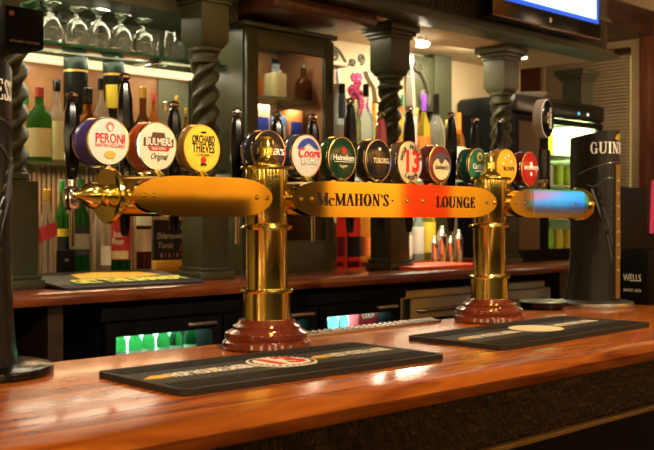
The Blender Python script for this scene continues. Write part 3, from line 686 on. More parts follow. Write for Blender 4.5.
rg.build('ring_print', blk, t, smooth=False)
# second mat
Bf = gz(505, 346, zt); Cf = gz(652, 322.5, zt)
lx = (Cf - Bf); ang2 = math.atan2(lx.y, lx.x); L2 = lx.length
nrm = Vector((-math.sin(ang2), math.cos(ang2))); cen = (Bf + Cf) / 2 + nrm * D1 / 2
t, fr2 = bar_mat(cen, ang2, L2, D1, 'black rubber bar mat with blank cream disc right of the second column', 0.058, M('mat_cream', (0.75, 0.66, 0.45), 0.5), True)
fr = fr2
text('lettering', 'HOP HOUSE LAGER', 0.044, m_printw, t, on(-L2 * 0.27, 0), width=L2 * 0.28, world=False, bold=0.02)
text('lettering', 'HOP HOUSE LAGER', 0.044, m_printw, t, on(L2 * 0.27, 0), width=L2 * 0.28, world=False, bold=0.02)
MB().prism([(-0.022, -0.006), (0.0, -0.012), (0.022, -0.009), (0.018, 0.010), (-0.002, 0.012)], lambda a, b: fr2(-L2 * 0.44 + a, b, th), lambda a, b: fr2(-L2 * 0.44 + a, b, th + 0.0012)).build('gold_mark', m_printg, t, smooth=False)
# drip tray along the back edge
t = thing('drip_tray', 'narrow steel drip tray with diagonal ribs between the two brass columns', 'drip tray', (1.55, 1.512, CT))
MB().box((1.30, 1.487, CT), (1.83, 1.529, CT + 0.006), 0.001).build('tray', m_steel, t, world=True)
b = MB()
for k in range(30):
    x = 1.31 + k * 0.0172
    b.tube([(x, 1.489, CT + 0.0075), (x + 0.02, 1.527, CT + 0.0075)], 0.0022, 6)
b.build('ribs', M('rib_steel', (0.62, 0.6, 0.68), 0.2, 1), t, world=True)
# dark dish right of the second column
px_ = gz(543, 309, CT)
t = thing('ashtray_dish', 'round dark dish with pale rim between second column and stout dispenser', 'dish', (px_.x, px_.y, CT))
MB().lathe([(0.045, 0), (0.058, 0.004), (0.062, 0.020), (0.056, 0.020), (0.05, 0.006), (0.01, 0.005)], segs=36).build('bowl', m_black, t)
MB().lathe([(0.056, 0.0195), (0.0625, 0.0195), (0.0635, 0.0215), (0.0625, 0.0235), (0.056, 0.0235)], segs=36).build('rim', M('dish_rim', (0.30, 0.33, 0.27), 0.3, 0.5), t)
# caddies at the right edge
cX = XY(636, 1.45)
t = thing('straw_caddy', 'tall black plastic caddy holding straws at the right edge', 'caddy', (2.70, 1.47, CT))
def tray_box(x0, x1, y0, y1, h, nm):
    MB().box((x0, y0, CT), (x1, y0 + .004, CT + h)).box((x0, y1 - .004, CT), (x1, y1, CT + h)).box((x0, y0 + .004, CT), (x0 + .004, y1 - .004, CT + h)).box((x1 - .004, y0 + .004, CT), (x1, y1 - .004, CT + h)).box((x0 + .004, y0 + .004, CT), (x1 - .004, y1 - .004, CT + .006)).build(nm, m_black, t, world=True, smooth=False)
tray_box(2.605, 2.775, 1.468, 1.526, 0.335, 'tall_compartment'); tray_box(2.776, 2.96, 1.468, 1.526, 0.20, 'low_compartment')
for k in range(3):
    s = MB().tube([(2.80 + 0.010 * (k % 4), 1.48 + 0.012 * (k // 4), CT + 0.01), (2.815 + 0.012 * (k % 4), 1.474 + 0.014 * (k // 4), CT + 0.36)], 0.0035, 8).build('drinking_straw', M('straw_pink', (0.85, 0.08, 0.32), 0.4))
    tag(s, 'bright pink drinking straw standing in the black caddy', 'straw', 'pink straws in the caddy')
t = thing('napkin_box', 'low black box with white printed letters in front of the straw caddy', 'box', (2.7, 1.42, CT))
MB().box((2.606, 1.375, CT), (2.90, 1.460, CT + 0.15), 0.006).build('box', m_matte, t, world=True)
text('lettering', 'WELLS', 0.028, wht, t, lambda a, b, c: Vector((2.6058 - c, 1.425 - a, CT + 0.075 + b)), width=0.055)
text('lettering', 'SINCE 1876', 0.011, wht, t, lambda a, b, c: Vector((2.6058 - c, 1.425 - a, CT + 0.04 + b)), width=0.055)

# ================================================================== BACK COUNTER
BT = 1.08
t = thing('back_counter', 'long dark red wooden back bar counter under the bottle shelves', 'counter', (2, 2.9, 0))
MB().box((0.6, 2.60, BT - 0.038), (5.2, 3.26, BT), 0.008).build('worktop', m_backcounter, t, world=True)
b = MB()
for x in (0.95, 1.30, 1.47): MB().box((x, 2.68, 0.02), (x + 0.05, 3.2, BT - 0.038)).build('upright', m_dkwood, t, world=True, smooth=False)
b.box((0.95, 3.2, 0.02), (1.60, 3.24, BT - 0.038)).build('back_board', m_dkwood, t, world=True, smooth=False)
MB().box((4.2, 2.68, 0.02), (5.1, 3.2, BT - 0.038)).build('cupboard', m_dkwood, t, world=True, smooth=False)
MB().box((0.7, 2.98, BT), (2.38, 3.26, BT + 0.025), 0.004).build('riser', m_backcounter, t, world=True)
MB().box((3.28, 3.05, BT), (4.05, 3.26, BT + 0.02), 0.004).build('riser', m_backcounter, t, world=True)
RZ = BT + 0.025
# three-door cooler
t = thing('bottle_cooler', 'black three-door bottle cooler with green-lit windows under the back counter', 'fridge', (2.35, 2.9, 0.02))
b = MB().box((1.66, 2.72, 0.02), (1.68, 3.2, 1.02)).box((3.02, 2.72, 0.02), (3.04, 3.2, 1.02)).box((1.68, 3.17, 0.02), (3.02, 3.2, 1.02)).box((1.68, 2.72, 0.02), (3.02, 3.17, 0.14)).box((1.64, 2.66, 0.975), (3.05, 3.2, 1.02), 0.006).box((2.115, 2.72, 0.14), (2.135, 3.17, 0.975)).box((2.57, 2.72, 0.14), (2.59, 3.17, 0.975))
b.box((1.68, 2.76, 0.78), (3.02, 3.17, 0.79))
b.build('cabinet', m_matte, t, world=True, smooth=False)
MB().box((1.69, 2.93, 0.792), (2.11, 2.935, 0.96)).build('liner', m_white, t, world=True, smooth=False)  # white sheets added close behind the bottles for bright streaks between them
MB().box((2.60, 2.93, 0.792), (3.01, 2.935, 0.96)).build('liner', m_white, t, world=True, smooth=False)
for i, (x0, x1) in enumerate(((1.665, 2.12), (2.13, 2.575), (2.585, 3.035))):
    z0, z1 = 0.15, 0.9745; wt = 0.925; s = 0.038
    d = MB().box((x0, 2.68, z0), (x0 + s, 2.715, z1)).box((x1 - s, 2.68, z0), (x1, 2.715, z1)).box((x0 + s, 2.68, wt), (x1 - s, 2.715, z1)).box((x0 + s, 2.68, z0), (x1 - s, 2.715, z0 + 0.05)).build('door', m_matte, t, world=True, smooth=False)
    MB().box((x0 + s, 2.695, z0 + 0.05), (x1 - s, 2.699, wt)).build('pane', m_pane, d, world=True, smooth=False)
    hx = x1 - 0.09
    MB().box((hx - 0.06, 2.664, wt + 0.012), (hx + 0.06, 2.68, wt + 0.026), 0.004).build('handle', m_steel, d, world=True)
    MB().box((x0 + s, 2.73, 0.93), (x1 - s, 2.742, 0.945)).build('light_strip', M('cooler_strip', (0, 0, 0), emit=(0.35, 1, 0.72), es=7), t, world=True, smooth=False)
light('AREA', 'cooler_light', (1.89, 2.83, 0.955), 2.2, (0.6, 1, 0.9), 0.38, 0.1, aim=(1.89, 2.95, 0.7))
light('AREA', 'cooler_light', (2.35, 2.83, 0.955), 4, (0.45, 1, 0.85), 0.38, 0.1, aim=(2.35, 2.95, 0.7))
light('AREA', 'cooler_light', (2.81, 2.83, 0.955), 5, (0.4, 0.95, 0.95), 0.38, 0.1, aim=(2.81, 2.95, 0.7))
MB()
# steel fridge right of it
t = thing('steel_fridge', 'grey steel undercounter fridge with bar handle right of the bottle cooler', 'fridge', (3.5, 2.9, 0.02))
MB().box((3.06, 2.70, 0.02), (4.1, 3.2, 1.0), 0.004).build('cabinet', M('dull_steel', (0.24, 0.24, 0.20), 0.4, 0.8), t, world=True)
for x0 in (3.08, 3.60):
    d = MB().box((x0, 2.665, 0.12), (x0 + 0.50, 2.70, 0.97), 0.006).build('door', M('dull_steel'), t, world=True)
    MB().box((x0 + 0.03, 2.660, 0.2), (x0 + 0.47, 2.665, 0.885)).build('panel', m_matte, d, world=True, smooth=False)
    MB().tube([(x0 + 0.04, 2.665, 0.92), (x0 + 0.05, 2.64, 0.92), (x0 + 0.42, 2.64, 0.92), (x0 + 0.43, 2.665, 0.92)], 0.008, 10).build('handle', m_chrome, d, world=True)

# ---- gantry over the back bar
t = thing('bar_canopy', 'dark wooden canopy with lattice frieze over the back bar', 'canopy', (2, 2.9, 2.1))
MB().box((-1, 2.67, 2.13), (4.62, 2.75, 2.615)).build('fascia', m_dkwood, t, world=True, smooth=False)
b = MB().box((-1, 2.62, 2.115), (4.66, 2.76, 2.135), 0.004).box((-1, 2.64, 2.135), (4.645, 2.67, 2.155), 0.004).box((-1, 2.65, 2.30), (4.63, 2.67, 2.32)).build('cornice', m_olive, t, world=True)
MB().box((-1, 2.75, 2.12), (4.62, 3.265, 2.15)).build('soffit', m_cream, t, world=True, smooth=False)
MB().box((4.58, 2.75, 2.15), (4.62, 3.265, 2.615)).build('end_panel', m_dkwood, t, world=True, smooth=False)
b = MB()
for k in range(70):
    x = 2.4 + k * 0.031
    b.tube([(x, 2.666, 2.17), (x + 0.06, 2.666, 2.29)], 0.0028, 4); b.tube([(x + 0.06, 2.664, 2.17), (x, 2.664, 2.29)], 0.0028, 4)
b.build('lattice', m_olive, t, world=True)
MB().box((0.6, 2.93, 2.03), (2.395, 3.265, 2.12)).build('dropped_panel', M('dark_olive', (0.06, 0.06, 0.03), 0.5), t, world=True, smooth=False)
# television
tx0, tx1 = XY(493, 2.56), XY(600, 2.56); zb = CAMZ + 0.208 * dep(493, 2.56) - 0.0
t = thing('television', 'wall television with bright blue-white picture on the canopy', 'television', ((tx0 + tx1) / 2, 2.56, 2.3))
MB().box((tx0, 2.56, 2.165), (tx1, 2.61, 2.605), 0.004).build('casing', m_black, t, world=True)
b = MB().box((tx0 + 0.03, 2.557, 2.242), (tx1 - 0.02, 2.5595, 2.60)); b.build('screen', M('screen_blue', (0, 0, 0), emit=(0.02, 0.12, 0.75), es=1.0), t, world=True, smooth=False)
b = MB().box((tx0 + 0.03, 2.5555, 2.262), (tx1 - 0.045, 2.5568, 2.60)); b.build('picture', M('screen_pic', (0, 0, 0), emit=(0.62, 0.88, 1.0), es=2.0), t, world=True, smooth=False)
MB().box((tx0, 2.556, 2.165), (tx1, 2.56, 2.172)).build('trim_line', M('tv_trim', (0.25, 0.12, 0.14), 0.2), t, world=True, smooth=False)
MB().lathe([(0.010, 2.5595), (0.010, 2.557), (0.006, 2.556)], ((tx0 + tx1) / 2, 0, 2.205), axis='Y', segs=16).build('logo', m_chrome, t, world=True)
MB().box((tx0 + 0.3, 2.61, 2.34), (tx1 - 0.3, 2.6495, 2.5)).build('bracket', m_matte, t, world=True, smooth=False)
# the television across the room that mirrors in the brass
t = thing('television', 'wide television on the orange wall across the room', 'television', (9.8, -3.45, 1.6))
MB().box((9.1, -3.499, 1.42), (10.45, -3.45, 2.09)).build('casing', m_black, t, world=True, smooth=False)
m = bpy.data.materials.new('tv_picture'); m.use_nodes = True; N = m.node_tree.nodes; Lk = m.node_tree.links; bb = N['Principled BSDF']
tc = N.new('ShaderNodeTexCoord'); sp = N.new('ShaderNodeSeparateXYZ'); nz = N.new('ShaderNodeTexNoise'); mp = N.new('ShaderNodeMapping'); mp.inputs['Scale'].default_value = (0.5, 1, 16)
Lk.new(tc.outputs['Object'], mp.inputs[0]); Lk.new(mp.outputs[0], nz.inputs['Vector']); nz.inputs['Scale'].default_value = 1.3
cr = N.new('ShaderNodeValToRGB'); e = cr.color_ramp.elements
e[0].position = 0.36; e[0].color = (0.01, 0.03, 0.2, 1); e[1].position = 0.66; e[1].color = (1.0, 0.2, 0.15, 1)
for p_, c_ in ((0.45, (0.02, 0.30, 0.9, 1)), (0.52, (0.12, 0.75, 1.0, 1)), (0.58, (0.05, 0.4, 0.9, 1))):
    q = e.new(p_); q.color = c_
Lk.new(nz.outputs['Fac'], cr.inputs[0]); Lk.new(cr.outputs[0], bb.inputs['Emission Color']); bb.inputs['Emission Strength'].default_value = 1.3; bb.inputs['Base Color'].default_value = (0, 0, 0, 1)
MB().box((9.13, -3.45, 1.45), (10.42, -3.447, 2.06)).build('screen', m, t, world=True, smooth=False)

# ---- barley-twist columns
def twist_column(px, first, label):
    X = first; Y0 = 2.80
    t = thing('barley_twist_column', label, 'column', (X + 0.06, Y0 + 0.06, BT), 'barley-twist columns of the back bar')
    MB().box((-0.075, -0.075, 0), (0.075, 0.075, 0.03), 0.006).box((-0.068, -0.068, 0.03), (0.068, 0.068, 0.045), 0.005).build('plinth_moulding', m_olive, t)
    MB().box((-0.06, -0.06, 0.045), (0.06, 0.06, 0.33), 0.004).build('pedestal', m_olive, t)
    MB().lathe([(0.05, 0.33), (0.056, 0.335), (0.056, 0.35), (0.047, 0.355), (0.047, 0.36)], segs=24).build('ring', m_olive, t)
    z0, z1 = 0.358, 0.765
    def f(u, v):
        a = 2 * PI * u; z = z0 + (z1 - z0) * v
        r = 0.043 + 0.009 * math.cos(3 * (a - 2 * PI * v * 2.1 * 1.0))
        r = min(r, 0.052)
        return Vector((r * math.cos(a), r * math.sin(a), z))
    MB().grid(f, 48, 90).build('twisted_shaft', m_olive, t, angle=80)
    MB().lathe([(0.044, 0.762), (0.055, 0.768), (0.055, 0.78), (0.046, 0.786), (0.046, 0.80), (0.056, 0.81), (0.056, 0.82)], segs=24).build('ring', m_olive, t)
    b = MB()
    rr = []
    for r, z in ((0.045, 0.82), (0.06, 0.845), (0.06, 0.985)):
        rr.append([b.b.verts.new((sx_ * r, sy_ * r, z)) for sx_, sy_ in ((-1, -1), (1, -1), (1, 1), (-1, 1))])
    for q in range(2):
        for i in range(4): b.b.faces.new((rr[q][i], rr[q][(i + 1) % 4], rr[q + 1][(i + 1) % 4], rr[q + 1][i]))
    b.b.faces.new(rr[0][::-1]); b.b.faces.new(rr[2])
    b.build('upper_block', m_olive, t)
    MB().box((-0.07, -0.07, 0.975), (0.07, 0.07, 0.99), 0.003).box((-0.08, -0.08, 0.99), (0.08, 0.08, 1.005), 0.004).box((-0.092, -0.092, 1.005), (0.092, 0.092, 1.034), 0.005).build('capital', m_olive, t)
    return t
c1 = twist_column(0, XY(202, 2.80), 'green barley-twist column left of the glass-door cabinet')
def dupcol(x, label):
    c = copy_tree(c1); c.location = (x + 0.06, 2.86, BT); c['label'] = label; return c
dupcol(XY(391, 2.80), 'dark green barley-twist column behind the black tap badge')
dupcol(XY(504, 2.80), 'barley-twist column standing against the tall cooler left side')
hd = c1.copy(); C.objects.link(hd); hd.name = 'column_head'; hd.location = (XY(581, 2.94) + 0.06, 3.0, BT + 0.001); hd['label'] = 'square column head standing on top of the tall lit cooler'; del hd['group']
for ch in list(c1.children):
    if ch.name.split('.')[0] in ('upper_block', 'capital'):
        q = ch.copy(); C.objects.link(q); q.parent = hd
        if q.name.startswith('upper'):
            q.data = q.data.copy()
            for v in q.data.vertices:
                if v.co.z < 0.84: v.co.x *= 1.3; v.co.y *= 1.3; v.co.z = 0.842
dupcol(XY(2, 2.80), 'barley-twist column at the left edge behind the stout dispenser')

# ---- back panels behind the left shelves
struct('trim_6', MB().box((0.4, 3.24, BT + 0.41), (2.39, 3.268, 1.868)), m_mirror_wood, smooth=False)
struct('trim_10', MB().box((0.4, 3.24, 1.8685), (2.39, 3.268, 2.03)), M('dark_olive', (0.06, 0.06, 0.03), 0.5), smooth=False)
b = MB()
for k in range(100):
    b.box((0.5 + k * 0.019, 3.235, BT), (0.5 + k * 0.019 + 0.013, 3.262, BT + 0.40))
b.box((0.5, 3.262, BT), (2.395, 3.268, BT + 0.40))
struct('trim_7', b, m_slatwood, smooth=False)
struct('trim_11', MB().box((XY(158, 3.235), 3.232, BT + 0.41), (2.39, 3.239, 1.84)), M('grey_olive', (0.16, 0.16, 0.10), 0.3), smooth=False)
struct('trim_12', MB().box((2.4, 2.72, 2.06), (2.95, 3.26, 2.118), 0.02), m_brown)
# glass shelves
for z, lb in ((1.483, 'lower green-edged glass shelf carrying the whisky bottles'), (1.88, 'upper green-edged glass shelf carrying upturned glasses')):
    t = thing('glass_shelf', lb, 'shelf', (1.5, 3.1, z), None)
    MB().box((-1.0, -0.10, -0.008), (0.895, 0.135, 0), 0.001).build('pane', m_shelfglass, t)
    MB().box((-1.0, -0.1015, -0.008), (0.895, -0.1005, 0)).build('edge', M('glass_edge', (0.02, 0.16, 0.08), 0.1), t, smooth=False)
    for x in (-0.55, 0.05, 0.6): MB().box((x, -0.08, -0.02), (x + 0.012, 0.135, -0.0085)).build('bracket', m_chrome, t, smooth=False)
struct('trim_8', MB().box((0.5, 3.19, 1.845), (2.39, 3.238, 1.868)), M('strip_lamp', (0.5, 0.45, 0.3), emit=(1, 0.80, 0.42), es=1.0), smooth=False)

# ================================================================== BOTTLES
def gmat(name, col, rough=0.03): return M('glass_' + name, col, rough, trans=0.90, ior=1.15)
G = dict(green=gmat('green', (0.06, 0.36, 0.05)), dgreen=gmat('dgreen', (0.03, 0.24, 0.05)), clear=gmat('clear', (0.88, 0.88, 0.78)), amber=gmat('amber', (0.75, 0.30, 0.04)),
         brown=gmat('brown', (0.22, 0.08, 0.02)), yellow=gmat('yellow', (0.9, 0.72, 0.08)), red=gmat('red', (0.55, 0.03, 0.02)), orange=gmat('orange', (0.9, 0.38, 0.04)),
         teal=gmat('teal', (0.25, 0.75, 0.6)), ice=gmat('ice', (0.6, 0.78, 0.9)), black=m_black)
LB = dict(cream=M('label_cream', (0.72, 0.62, 0.32), 0.5), white=M('label_white', (0.80, 0.76, 0.66), 0.5), red=M('label_red', (0.50, 0.03, 0.03), 0.5), black=M('label_black', (0.02, 0.02, 0.02), 0.5),
          blue=M('label_blue', (0.02, 0.04, 0.35), 0.5), yellow=M('label_yellow', (0.85, 0.62, 0.05), 0.5), orange=M('label_orange', (0.85, 0.28, 0.05), 0.5), buff=M('label_buff', (0.62, 0.42, 0.28), 0.5), green=M('label_green', (0.05, 0.25, 0.06), 0.5))
CP = dict(gold=M('cap_gold', (0.65, 0.42, 0.08), 0.3, 0.7), black=m_black, red=M('cap_red', (0.45, 0.04, 0.03), 0.35), purple=M('cap_purple', (0.22, 0.05, 0.6), 0.35), white=m_white, orange=M('cap_orange', (0.85, 0.25, 0.02), 0.35), cork=M('cap_cork', (0.45, 0.3, 0.15), 0.6), silver=m_chrome, green=M('cap_green', (0.02, 0.2, 0.05), 0.3))
SH = {
 'std': [(0.85, 0), (1, .015), (1, .55), (.92, .62), (.62, .69), (.36, .75), (.33, .80), (.33, .90)],
 'tall': [(0.85, 0), (1, .015), (1, .42), (.85, .52), (.5, .66), (.36, .75), (.33, .82), (.33, .92)],
 'round': [(0.7, 0), (1, .06), (1, .42), (.9, .52), (.5, .62), (.36, .66), (.34, .8), (.34, .9)],
 'flask': [(0.9, 0), (1, .02), (1, .5), (.85, .60), (.45, .66), (.38, .7), (.38, .86)],
 'decanter': [(0.95, 0), (1, .03), (1, .52), (.9, .60), (.5, .66), (.42, .70), (.42, .78)],
 'slim': [(0.85, 0), (1, .015), (.95, .5), (.72, .68), (.55, .85), (.45, .93)],
}
def bottle(X, Y, z, h, r, shape, glass, label, cap='black', lab=None, lb=(.12, .45), lab2=None, group=None, power=None, capz=None, name='bottle', cat='bottle', segs=24):
    t = thing(name, label, cat, (X, Y, z), group)
    pr = [(a * r, b * h) for a, b in SH[shape]]
    MB().lathe(pr, segs=segs, power=power).build('glass_body', G[glass], t)
    rt, zt_ = pr[-1]
    zc = h * 0.86 if shape in ('std', 'tall', 'round') else zt_ - 0.001
    if shape in ('flask', 'decanter'):
        zc = zt_ + 0.0005
        MB().lathe([(rt * 0.9, zc), (rt * 1.15, zc + 0.004), (rt * 1.15, h - 0.003), (rt, h)], segs=18).build('stopper', CP[cap], t)
    else:
        c0 = min(capz * h if capz else zc, zt_ - 0.002)
        MB().lathe([(rt * 1.02, c0), (rt * 1.12, c0 + 0.001), (rt * 1.12, h - 0.002), (rt * 0.95, h)], segs=18).build('cap', CP[cap], t)
    def band(z0, z1, m, a0=-3.75, a1=-0.95, nm='label'):
        rr = r * 1.012 + 0.0006
        def f(u, v):
            a = a0 + (a1 - a0) * u; c, s_ = math.cos(a), math.sin(a)
            k = (abs(c) ** power + abs(s_) ** power) ** (-1 / power) if power else 1
            return Vector((rr * c * k, rr * s_ * k, h * (z0 + (z1 - z0) * v)))
        return MB().grid(f, 20, 1).build(nm, LB[m], t, angle=80)
    if lab: band(lb[0], lb[1], lab)
    if lab2: band(lab2[1], lab2[2], LB and lab2[0], nm='label')
    return t
def pbottle(px, pw, ybase_z, Y, ytop, *a, **k):
    d = dep(px, Y); h = CAMZ + (220 - ytop) / 1000 * d - ybase_z
    return bottle(XY(px, Y), Y, ybase_z, h, pw / 2000 * d, *a, **k)
G1 = 1.483 + 0.0003; GT = 1.88 + 0.0003
Ys = 3.08
# lower glass shelf (whisky row)
pbottle(39.5, 25, G1, 3.05, 87, 'std', 'green', 'green whisky bottle with cream label on the lower glass shelf', 'red', 'cream', (.06, .44))
pbottle(26, 18, G1, 3.14, 95, 'std', 'yellow', 'yellow bottle half behind the left twisted column on the glass shelf', 'green', 'yellow', (.1, .4))
pbottle(57, 18, G1, 3.13, 80, 'flask', 'clear', 'clear bottle with cream label right of the green whisky', 'black', 'cream', (.05, .5), power=4)
pbottle(131, 9, G1, 3.18, 98, 'std', 'dgreen', 'dark green bottle between the grey tube and the round gold-capped bottle', 'black', 'cream', (.1, .4))
pbottle(154, 12, G1, 3.14, 92, 'std', 'amber', 'amber bottle behind and right of the round gold-capped bottle', 'red', 'white', (.1, .4))
pbottle(177, 11, G1, 3.14, 96, 'std', 'yellow', 'yellow-tinted bottle behind the third tap handle', 'gold', 'orange', (.1, .45))
# cylinder gift tubes
def gift_tube(px, pw, Y, ytop, label, band):
    d = dep(px, Y); h = CAMZ + (220 - ytop) / 1000 * d - G1; r = pw / 2000 * d
    t = thing('gift_tube', label, 'bottle tube', (XY(px, Y), Y, G1))
    MB().lathe([(r, 0), (r, h * 0.86)], segs=28).build('tube', M('tube_dark', (0.006, 0.009, 0.006), 0.4, spec=0.2), t)
    MB().lathe([(r * 1.02, h * 0.86), (r * 1.02, h * 0.88)], segs=28).build('band', m_gold, t)
    MB().lathe([(r * 1.01, h * 0.8801), (r * 1.01, h * 0.99), (r * 0.96, h)], segs=28).build('lid', M('tube_lid', (0.006, 0.016, 0.009), 0.4, spec=0.2), t)
    if band:
        MB().grid(lambda u, v: Vector((r * 1.015 * math.cos(-2.9 + 1.1 * u), r * 1.015 * math.sin(-2.9 + 1.1 * u), h * (0.55 + 0.22 * v))), 10, 1).build('label', LB[band], t)
gift_tube(76, 24, 3.15, 58, 'tall dark green bottle tube with gold ring behind the first tap handle', None)
gift_tube(114, 22, 3.15, 62, 'grey-green bottle tube with yellow emblem between white and cream badges', 'yellow')
pbottle(88, 20, G1, 3.05, 88, 'decanter', 'amber', 'square amber whisky decanter with wide stopper behind the white badge', 'black', power=5, lab='black', lb=(.02, .04))
pbottle(101, 17, G1, 3.10, 78, 'std', 'clear', 'clear bottle with black cap behind the white round badge', 'black', 'cream', (.2, .5))
pbottle(143, 20, G1, 3.06, 87, 'round', 'brown', 'dark bottle with round gold cap above the cream cider badge', 'gold')
pbottle(165, 14, G1, 3.06, 102, 'std', 'clear', 'clear bottle between cream and yellow badges', 'silver', 'white')
pbottle(186, 10, G1, 3.10, 108, 'std', 'orange', 'orange bottle just left of the first twisted column', 'gold')
# counter row, left
pbottle(27, 17, RZ, 3.07, 187, 'std', 'brown', 'dark whiskey bottle with gold cap and two pale labels, leftmost on the counter', 'gold', 'buff', (.12, .38), ('white', .44, .54))
t = pbottle(47, 20, RZ, 3.05, 189, 'std', 'clear', 'clear bottle with gold cap and slanted red label', 'gold')
r = 20 / 2000 * dep(47, 3.05)
h = CAMZ + (220 - 189) / 1000 * dep(47, 3.05) - RZ
MB().grid(lambda u, v: Vector(((r + .001) * math.cos(-3.8 + 2.9 * u), (r + .001) * math.sin(-3.8 + 2.9 * u), h * (.34 + .17 * v + .12 * u))), 20, 1).build('label', LB['red'], t)
pbottle(62, 15, RZ, 3.10, 180, 'std', 'green', 'green bottle with dark cap right of the red-label bottle', 'green', 'black', (.15, .38), ('yellow', .4, .48))
pbottle(80, 20, RZ, 3.04, 178, 'std', 'dgreen', 'large dark green bottle with white label below the brass finial', 'green', 'black', (.2, .5), ('white', .26, .42))
pbottle(98, 11, RZ, 3.16, 192, 'std', 'clear', 'clear bottle behind the end flange of the brass bar', 'silver')
pbottle(106, 10, RZ, 3.05, 196, 'std', 'clear', 'clear bottle left of the red-sleeved wine bottle', 'cork', 'white', (.1, .35))
pbottle(120, 21, RZ, 3.06, 168, 'std', 'dgreen', 'wine bottle dressed with a red sleeve under the brass bar', 'black', None)
X_, d_ = XY(120, 3.06), dep(120, 3.06); r = 0.0375
t = [o for o in C.objects if o.get('label') == 'wine bottle dressed with a red sleeve under the brass bar'][0]
MB().grid(lambda u, v: Vector((r * 1.04 * math.cos(-3.8 + 2.9 * u), r * 1.04 * math.sin(-3.8 + 2.9 * u), .045 + .16 * v)), 20, 1).build('sleeve', LB['red'], t)
MB().grid(lambda u, v: Vector((r * 1.05 * math.cos(-3.4 + 2.1 * u), r * 1.05 * math.sin(-3.4 + 2.1 * u), .048 + .028 * v)), 20, 1).build('sleeve_hem', LB['cream'], t)
def cyl_text(s, size, z, mat, t, r, a_c=-2.3, width=None):
    text('lettering', s, size, mat, t, lambda a, b, c: Vector(((r + c) * math.cos(a_c + a / r), (r + c) * math.sin(a_c + a / r), z + b)), world=False, width=width, bold=0.02)
cyl_text('Just', 0.030, 0.135, wht, t, r * 1.05 + 0.001, width=0.036); cyl_text('Pour', 0.030, 0.108, wht, t, r * 1.05 + 0.001, -2.35, width=0.042)
pbottle(144, 15, RZ, 3.05, 172, 'std', 'brown', 'dark bottle with three pale labels beside the chalkboard sign', 'gold', 'buff', (.20, .42), ('white', .46, .56))
# red wrap etc done; chalkboard
t = thing('chalkboard_sign', 'small black chalkboard with hand-chalked tonic offer left of the twisted column', 'sign', (XY(172, 3.08), 3.08, RZ))
W = 0.075
MB().box((-W, 0, 0.0), (W, 0.03, 0.035), 0.003).build('stand', M('sign_yellow', (0.7, 0.42, 0.04), 0.4), t)
MB().box((-W, 0.008, 0.035), (W, 0.02, 0.185)).build('board', M('chalk_black', (0.012, 0.012, 0.014), 0.6), t, smooth=False)
chalk = M('chalk', (0.5, 0.44, 0.38), 0.8); chp = M('chalk_pink', (0.5, 0.06, 0.16), 0.8)
for s, z, x, sz, m_ in (('Gift &', .160, .025, .03, chalk), ('Elderflower', .125, .0, .032, chalk), ('Tonic', .090, -.025, .032, chalk), ('£', .085, .048, .05, chp)):
    text('chalk_lettering', s, sz, m_, t, lambda a, b, c: Vector((x + a, 0.0076 - c, z + b)), world=False, shear=0.2, bold=0.015, width=(0.13 if s == 'Elderflower' else None))
for k in range(6): MB().box((-0.045 + k * 0.018, 0.0072, 0.045), (-0.040 + k * 0.018, 0.0079, 0.062)).build('chalk_mark', (chp if k % 2 else chalk), t, smooth=False)
# small things at the left: amber tumbler, black box
t = thing('jigger_box', 'small black box with white mark between left counter bottles', 'box', (XY(66, 3.0), 3.003, RZ))
MB().box((-0.03, -0.009, 0), (0.03, 0.009, 0.085), 0.003).build('box', m_matte, t)
text('lettering', 'ST', 0.012, chalk, t, lambda a, b, c: Vector((a, -0.0094 - c, 0.05 + b)), world=False)
# mat on the back counter
A_, B_ = XY(50, 2.72), XY(190, 2.72)
t, fr3 = bar_mat(((A_ + B_) / 2 + 0.02, 2.825), 0.0, B_ - A_, 0.33, 'black bar mat with yellow lettering on the back counter', 0, None, False, z0=BT + 0.0142, th=0.008); t.rotation_euler.x = math.radians(4.9)
text('lettering', 'GET THE SHANDY', 0.10, M('mat_yellow', (0.75, 0.75, 0.08), 0.5), t, lambda a, b, c: fr3(0.02 + a, -0.085 + b, 0.0125 + c), width=0.42, world=False, bold=0.05)
MB().prism([(-0.12, -0.03), (0.1, -0.035), (0.2, -0.02), (0.16, 0.02), (0.0, 0.035), (-0.1, 0.02)], lambda a, b: fr3(a, b * 2 + 0.05, 0.008), lambda a, b: fr3(a, b * 2 + 0.05, 0.0105)).build('flame_print', M('mat_amber', (0.85, 0.5, 0.05), 0.4), t, smooth=False)
# cooler bottles
p0 = bottle(1.74, 2.80, 0.7903, 0.172, 0.022, 'std', 'dgreen', 'green beer bottle in the left lit cooler window', 'green', 'white', (.3, .42), group='green beer bottles in the cooler')
for k in range(1, 7):
    c = copy_tree(p0); c.location = (1.74 + 0.056 * k, 2.80 + 0.006 * (k % 2), 0.7903)
p1 = bottle(2.65, 2.80, 0.7903, 0.172, 0.021, 'std', 'teal', 'pale bottle in the right lit cooler window', 'silver', 'white', (.1, .35), group='pale bottles in the cooler')
for k, x in enumerate((2.71, 2.77, 2.83, 2.20, 2.26, 2.32, 2.38, 2.44, 2.50)):
    c = copy_tree(p1); c.location = (x, 2.80, 0.7903)
    if x < 2.6: c['label'] = 'pale bottle in the middle lit cooler window'; c['group'] = 'pale bottles in the middle window'
t = thing('drinks_carton', 'red drinks carton beside the pale cooler bottles', 'carton', (2.93, 2.79, 0.7903))
MB().box((-0.055, -0.03, 0), (0.055, 0.03, 0.15), 0.002).build('box', M('carton_red', (0.6, 0.02, 0.03), 0.4), t)
text('lettering', 'COLA', 0.03, wht, t, lambda a, b, c: Vector((a, -0.0304 - c, 0.115 + b)), world=False, width=0.07)

